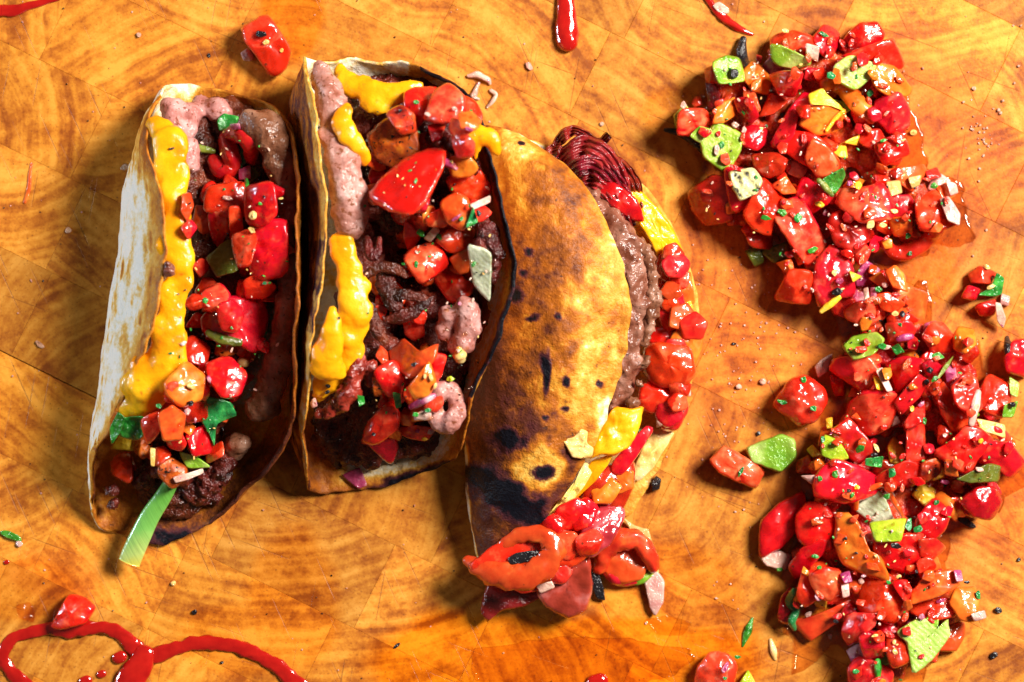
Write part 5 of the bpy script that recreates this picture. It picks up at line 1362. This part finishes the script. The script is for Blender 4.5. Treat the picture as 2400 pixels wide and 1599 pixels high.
# hollow scallion stalk hanging out of the left taco
def stalk(path, n=18):
    P = catmull(path, 8); V = []; F = []
    for shell in (1.0, 0.78):
        for i, p in enumerate(P):
            a = P[max(i - 1, 0)]; b = P[min(i + 1, len(P) - 1)]; t = b - a; t = t[:3] / np.linalg.norm(t[:3])
            side = np.array([-t[1], t[0], 0]); side /= np.linalg.norm(side); up = np.cross(t, side); up = up if up[2] > 0 else -up
            for k in range(n):
                an = 6.283 * k / n; q = p[:3] + (side * math.cos(an) + up * math.sin(an) * 0.55) * p[3] * shell * (1 + 0.04 * math.sin(an * 5))
                V.append(W(q[0], q[1], max(q[2], 1.0)))
    m = len(P) * n
    for i in range(len(P) - 1):
        for k in range(n):
            k2 = (k + 1) % n
            F.append((i * n + k, i * n + k2, (i + 1) * n + k2, (i + 1) * n + k)); F.append((m + (i + 1) * n + k, m + (i + 1) * n + k2, m + i * n + k2, m + i * n + k))
    for e in (0, len(P) - 1):
        for k in range(n):
            k2 = (k + 1) % n; f = (e * n + k, m + e * n + k, m + e * n + k2, e * n + k2); F.append(f if e else f[::-1])
    return V, F
def scallion_mat():
    m, t, p = nt('scallion')
    tc = N(t, 'ShaderNodeTexCoord'); sp = N(t, 'ShaderNodeSeparateXYZ'); t.links.new(tc.outputs['Generated'], sp.inputs[0])
    nz = noise_n(t, tc.outputs['Object'], 160, 3)
    f = math_n(t, 'ADD', sp.outputs[1], math_n(t, 'MULTIPLY', math_n(t, 'SUBTRACT', nz, 0.5), 0.25))
    r = ramp(t, [(0.0, (0.66, 0.62, 0.10)), (0.14, (0.52, 0.64, 0.18)), (0.42, (0.20, 0.50, 0.10)), (0.8, (0.10, 0.32, 0.04))]); t.links.new(f, r.inputs[0])
    wv = N(t, 'ShaderNodeTexNoise'); wv.inputs['Scale'].default_value = 1.0
    mp = N(t, 'ShaderNodeMapping'); mp.inputs['Rotation'].default_value = (0, 0, -0.48); t.links.new(tc.outputs['Object'], mp.inputs['Vector'])
    sc_ = N(t, 'ShaderNodeVectorMath', operation='MULTIPLY'); sc_.inputs[1].default_value = (1600, 60, 60); t.links.new(mp.outputs[0], sc_.inputs[0]); t.links.new(sc_.outputs[0], wv.inputs['Vector'])
    c = mixc(t, math_n(t, 'MULTIPLY', wv.outputs['Fac'], 0.35), r.outputs[0], (0.06, 0.2, 0.03))
    t.links.new(c, p.inputs['Base Color']); p.inputs['Roughness'].default_value = 0.3; p.inputs['Coat Weight'].default_value = 0.4
    t.links.new(bump_n(t, wv.outputs['Fac'], 0.4, 0.0004), p.inputs['Normal'])
    MAT['scallion'] = m
scallion_mat()
V, F = stalk([(402,1130,95,17),(382,1165,92,20),(352,1210,82,23),(330,1255,72,25),(312,1295,60,26),(303,1318,52,26)])
tag(mk('scallion_stalk', V, F, MAT['scallion']), 'pale green hollow scallion stalk hanging out of the left taco', 'scallion')

# small bits on top
kb = 0
for ln in BITS.strip().splitlines():
    for it in ln.split(';'):
        q = it.split(); mat = q[0]; x, y, rx, ry, an = map(float, q[1:])
        if mat in ('onion', 'seed', 'cream_onion', 'yellow_pepper', 'purple_onion'): rx *= 0.85; ry *= 0.8
        kb += 1
        hh = min(rx, ry) * (0.5 if mat == 'herb' else 1.1)
        V, F = slab_geo(ngon(x, y, rx, ry, an, kb + 2000, 5 if mat != 'seed' else 8), hh, drop(ngon(x, y, rx, ry, an, kb + 2000), hh, 0.1, 85)[0], tilt=drop(ngon(x, y, rx, ry, an, kb + 2000), hh)[1], seed=kb, n=16, rough=0.2, facet=0.5, soft=0.03)
        o = mk(KIND[mat][0], V, F, MAT[mat])
        register(o, mat, x, y, '', (rx + ry))

# ------------------------------------------------------------------ hot sauce
def sauce(path, label, flat=0.34, rough=0.2):
    V, F = tube_geo([(x, y, r * flat * 0.55, r) for x, y, r in path], sub=8, n=18, flat=flat, seed=len(path), rough=rough, bottom=0.6)
    return tag(mk('sauce_drizzle', V, F, MAT['hot_sauce']), label, 'sauce', None)
sauce([(1324,-40,20),(1325,0,21),(1327,40,23),(1329,72,26),(1330,96,26)], 'glossy red sauce drip coming down from the top edge', flat=0.6, rough=0.10)
sauce([(-40,26,15),(0,26,14),(31,24,13),(60,17,11),(90,8,8),(138,-4,5)], 'red sauce smear in the top left corner', flat=0.4)
sauce([(1650,-20,8),(1672,15,9),(1696,42,10),(1724,61,9),(1747,74,7),(1764,81,3)], 'thin red sauce streak pointing at the upper salsa heap', flat=0.6)
loop = [(75,1620,17),(40,1588,16),(16,1562,14),(7,1540,13),(14,1515,13),(38,1493,13),(80,1480,14),(120,1474,15),(160,1476,22),(205,1472,17),(255,1475,16),(290,1493,17),(318,1520,19),(345,1540,20),(390,1528,17),(430,1514,16),(480,1507,16),(530,1511,16),(580,1525,16),(625,1547,16),(665,1575,17),(700,1605,18),(720,1630,18)]
V1, F1 = tube_geo([(x, y, r * 0.25, r) for x, y, r in loop], sub=8, n=18, flat=0.24, seed=3, rough=0.22, bottom=0.6)
sl = tag(mk('sauce_drizzle', V1, F1, MAT['hot_sauce']), 'long looping red sauce drizzle at lower left', 'sauce')
V1, F1 = tube_geo([(338,1535,9,24), (328,1560,10,30), (312,1585,10,34), (300,1615,10,34)], sub=8, n=20, flat=0.4, seed=4, rough=0.08, bottom=0.6)
mk('sauce_pool', V1, F1, MAT['hot_sauce'], sl)
for (x, y, r, lab) in ((280,1541,15,'round red sauce drop beside the sauce loop'), (238,1580,10,'small oval red sauce drop inside the sauce loop'), (200,1597,14,'red sauce drop cut by the bottom edge inside the loop'), (15,1318,6,'tiny red sauce speck near the left edge'), (1400,1600,22,'red sauce blob at the bottom edge under the right taco')):
    V, F = tube_geo([(x - r * 0.25, y + r * 0.1, r * 0.25, r * 0.95), (x + r * 0.25, y - r * 0.1, r * 0.25, r * 0.95)], sub=4, n=16, flat=0.55, seed=int(x), rough=0.03, bottom=0.6)
    tag(mk('sauce_drop', V, F, MAT['hot_sauce']), lab, 'sauce', 'sauce drops')
V, F = tube_geo([(74,384,1.6,3),(70,410,2,4),(68,440,2,5),(58,474,1.6,4)], flat=0.4, n=10, bottom=0.5)
tag(mk('sauce_streak', V, F, MAT['orange_pepper']), 'faint orange sauce streak near the left edge', 'sauce')

# ------------------------------------------------------------------ crumbs and flakes on the board
NAMED = [('crumb', 1240, 155, 14, 7, 0.9, 'rice like pink crumb below the red sauce drip'), ('crumb', 93, 808, 14, 6, 0.7, 'pale crumb above the crack on the left'), ('crumb', 292, 392, 12, 8, -0.2, 'pinkish crumb left of the left taco'),
 ('crumb', 160, 540, 8, 7, 0, 'small pale crumb left of the left taco wall'), ('herb', 25, 1255, 34, 9, 0.4, 'dark green herb sprig at the left edge'), ('onion', 45, 1275, 9, 8, 0, 'pink onion bit under the herb sprig at the left edge'),
 ('char', 930, 1514, 11, 4, -0.8, 'slim black flake on the board below the middle taco'), ('char', 520, 1553, 5, 4, 0, 'tiny black speck under the sauce arc'), ('seed', 407, 1368, 7, 7, 0, 'white round seed below the left taco'),
 ('char', 456, 1434, 7, 7, 0, 'brown peppercorn speck above the sauce arc'), ('char', 2340, 1431, 11, 8, 0.3, 'black flake right of the lower heap'), ('char', 2328, 1537, 12, 8, -0.5, 'black flake at the lower right corner'),
 ('char', 2388, 1312, 5, 5, 0, 'tiny black dot near the right edge'), ('char', 2266, 1225, 26, 9, 0.4, 'dark charred herb under the dark red tomato lump'), ('char', 1720, 806, 8, 4, 0.1, 'dark blue black speck between tacos and salsa'), ('char', 1778, 1016, 6, 6, 0, 'black dot below the lone herb flecked tomato'),
 ('crumb', 1732, 907, 9, 7, 0.3, 'white crumb between the right taco and the lone tomato'), ('crumb', 1788, 895, 10, 8, 0.5, 'pale crumb left of the lone herb flecked tomato'), ('crumb', 2283, 208, 6, 6, 0, 'brown seed crumb right of the upper heap'),
 ('crumb', 325, 82, 6, 6, 0, 'tiny crumb near the top left of the board'), ('char', 490, 130, 4, 6, 0, 'black speck left of the lone tomato'), ('onion', 1690, 18, 22, 12, 0.5, 'pale pink shred at the top edge beside the sauce streak'),
 ('crumb', 1410, 291, 6, 6, 0, 'tiny pink crumb above the bacon of the right taco'), ('cream_onion', 1755, 1478, 0.1, 0.1, 0, None)]
for k, (mat, x, y, rx, ry, an, lab) in enumerate(NAMED):
    if lab is None: continue
    hh = min(rx, ry) * 0.9
    V, F = slab_geo(ngon(x, y, rx, ry, an, 3000 + k, 7), hh, 0.4, seed=k + 70, n=16, rough=0.25, facet=0.4)
    o = mk(KIND[mat][0], V, F, MAT[mat]); register(o, mat, x, y, lab, rx + ry)
# pink shredded meat on the board behind the middle taco
V, F = tube_geo([(1098,178,6,4),(1120,176,9,8),(1142,186,9,8),(1148,196,5,4)], flat=0.6, n=10, rough=0.3, seed=8)
sh = tag(mk('meat_shred', V, F, MAT['onion']), 'pale pink shredded scrap behind the middle taco', 'scrap')
for pth in ([(1122,196,5,4),(1112,218,6,6),(1108,226,6,7),(1122,232,4,3)], [(1150,212,4,4),(1162,222,6,6),(1152,240,5,5),(1142,252,3,3)]):
    V, F = tube_geo(pth, flat=0.6, n=10, rough=0.3, seed=9); mk('scrap_piece', V, F, MAT['onion'], sh)

def specks(name, label, spots, mat):
    V = []; F = []
    for k, (x, y, r) in enumerate(spots):
        v, f = slab_geo(ngon(x, y, r, r * rnd.uniform(0.6, 1), rnd.uniform(0, 3), k + 9000, 5), r * 0.9, 0.3, seed=k, n=7, rough=0.2)
        b = len(V); V += v; F += [tuple(i + b for i in q) for q in f]
    tag(mk(name, V, F, MAT[mat]), label, None, None, 'stuff')
salt = [(2300 + rnd.gauss(0, 22), 320 + rnd.gauss(0, 32), rnd.uniform(2, 4.5)) for _ in range(34)] + [(2350, 236, 5), (2341, 258, 6), (2345, 265, 5), (2378, 195, 4), (2388, 155, 5), (2163, 160, 5), (2393, 60, 4), (2375, 60, 3), (2296, 395, 4), (2312, 540, 4), (2280, 600, 4), (2295, 425, 4)]
specks('salt_grains', 'white salt grains sprinkled right of the upper salsa heap', salt, 'crumb')
dust = []
for _ in range(420):
    if rnd.random() < 0.55: x, y = rnd.gauss(1720, 110), rnd.gauss(830, 230)
    else: x, y = rnd.uniform(0, 2400), rnd.uniform(0, 1600)
    if hm[int((y - HY0) / CELL), int((x - HX0) / CELL)] > 3: continue
    dust.append((x, y, rnd.uniform(1.2, 3.4)))
specks('fine_crumbs', 'fine pale crumbs strewn over the board', dust, 'crumb')
pep = []
for _ in range(150):
    x, y = rnd.uniform(0, 2400), rnd.uniform(0, 1600)
    if hm[int((y - HY0) / CELL), int((x - HX0) / CELL)] > 3: continue
    pep.append((x, y, rnd.uniform(1.2, 3.2)))
specks('pepper_specks', 'fine black specks strewn over the board', pep, 'char')

# ------------------------------------------------------------------ wet droplets and seeds that catch the light on the salsa
drops = []
rd = random.Random(44)
zones = [(p, 150) for p in PILES] + [([(430,300),(650,300),(680,700),(640,900),(500,1080),(400,1080)], 90), ([(850,230),(1130,230),(1170,600),(1100,1000),(870,1040),(860,700)], 110)]
Vd = []; Fd = []
for zone, cnt in zones:
    xs = [p[0] for p in zone]; ys = [p[1] for p in zone]; n_ = 0; tries = 0
    while n_ < cnt and tries < 5000:
        tries += 1
        x, y = rd.uniform(min(xs), max(xs)), rd.uniform(min(ys), max(ys))
        if not inside(zone, x, y): continue
        z = 0
        for _ in range(3):
            k = 1 - z / H
            z = hm[int(((y - 799.5) * k + 799.5 - HY0) / CELL), int(((x - 1200) * k + 1200 - HX0) / CELL)]
        if z < 30: continue
        n_ += 1
        r_ = rd.uniform(2.5, 6.5)
        v, f = slab_geo(ngon(x, y, r_ * rd.uniform(0.8, 1.6), r_, rd.uniform(0, 3), n_ + 7000, 7), r_ * 0.9, max(0, z - r_ * 0.7), seed=n_, n=9, rough=0.1, facet=0.0, dome=0.3)
        b = len(Vd); Vd += v; Fd += [tuple(i + b for i in q) for q in f]
tag(mk('juice_droplets', Vd, Fd, MAT['juice']), 'clear wet juice droplets over the salsa and fillings', None, None, 'stuff')

rm_ = random.Random(45)
for nm, lab, mat, cnt, r0, r1_ in (('minced_tomato', 'fine tomato shreds and pulp clinging between the chunks', 'pulp', 200, 5, 11), ('minced_onion', 'minced onion specks stuck to the salsa chunks', 'onion', 90, 2.5, 5), ('minced_herb', 'minced green herb specks stuck to the salsa chunks', 'herb', 130, 2, 4.5), ('tomato_seeds', 'pale tomato seeds stuck to the salsa chunks', 'seed', 70, 2.2, 4), ('black_pepper', 'black pepper specks stuck to the salsa chunks', 'char', 90, 1.5, 3.5)):
    Vd = []; Fd = []
    for zone, w_ in (zones[:2] if mat == 'pulp' else zones):
        xs = [p[0] for p in zone]; ys = [p[1] for p in zone]; n_ = 0; tries = 0
        while n_ < cnt * w_ / 500 and tries < 4000:
            tries += 1
            x, y = rm_.uniform(min(xs), max(xs)), rm_.uniform(min(ys), max(ys))
            if not inside(zone, x, y): continue
            z = 0
            for _ in range(3):
                k = 1 - z / H
                z = hm[int(((y - 799.5) * k + 799.5 - HY0) / CELL), int(((x - 1200) * k + 1200 - HX0) / CELL)]
            if z < 25: continue
            n_ += 1; r_ = rm_.uniform(r0, r1_)
            v, f = slab_geo(ngon(x, y, r_ * rm_.uniform(1, 2.0), r_ * 0.8, rm_.uniform(0, 3), n_ + 7500, 5), r_ * 0.8, max(0, z - r_ * 0.35), seed=n_, n=8, rough=0.1, facet=0.2, dome=0.2)
            b = len(Vd); Vd += v; Fd += [tuple(i + b for i in q) for q in f]
    tag(mk(nm, Vd, Fd, MAT[mat]), lab, None, None, 'stuff')

# ------------------------------------------------------------------ labels for the pieces that are told apart by what they lie beside
def side_word(dx, dy):
    a = math.degrees(math.atan2(-dy, dx)) % 360
    return ['right of', 'above right of', 'above', 'above left of', 'left of', 'below left of', 'below', 'below right of'][int(((a + 22.5) % 360) // 45)]
buckets = {}
for (o, desc, cat, x, y, size) in AUTO:
    nm, mx, my = min(MARKS, key=lambda m: math.hypot(m[1] - x, m[2] - y))
    d = math.hypot(x - mx, y - my)
    sz = 'tiny' if size < 26 else ('small' if size < 46 else ('large' if size > 85 else ''))
    rel = 'touching' if d < 28 else side_word(x - mx, y - my)
    buckets.setdefault((sz, desc, rel, nm), []).append((d, o, cat))
ORD = ['nearest', 'second', 'third', 'fourth', 'fifth', 'sixth', 'seventh', 'eighth']
for (sz, desc, rel, nm), lst in buckets.items():
    lst.sort(key=lambda q: q[0])
    base = ' '.join(q for q in (sz, desc, rel, nm) if q)
    for i, (d, o, cat) in enumerate(lst):
        lab = base if len(lst) == 1 else base + ', ' + ORD[min(i, 7)]
        if len(lab.split()) > 16: lab = lab.replace('dark green ', 'green ').replace('pinkish glossy', 'pinkish').replace('browned ', '').replace('bright red', 'red')
        o['label'] = lab
        o['group'] = {'tomato': 'chopped salsa tomatoes', 'pepper': 'chopped salsa peppers', 'onion': 'chopped salsa onions', 'herb': 'herb flecks in the salsa'}.get(cat, cat + ' bits')
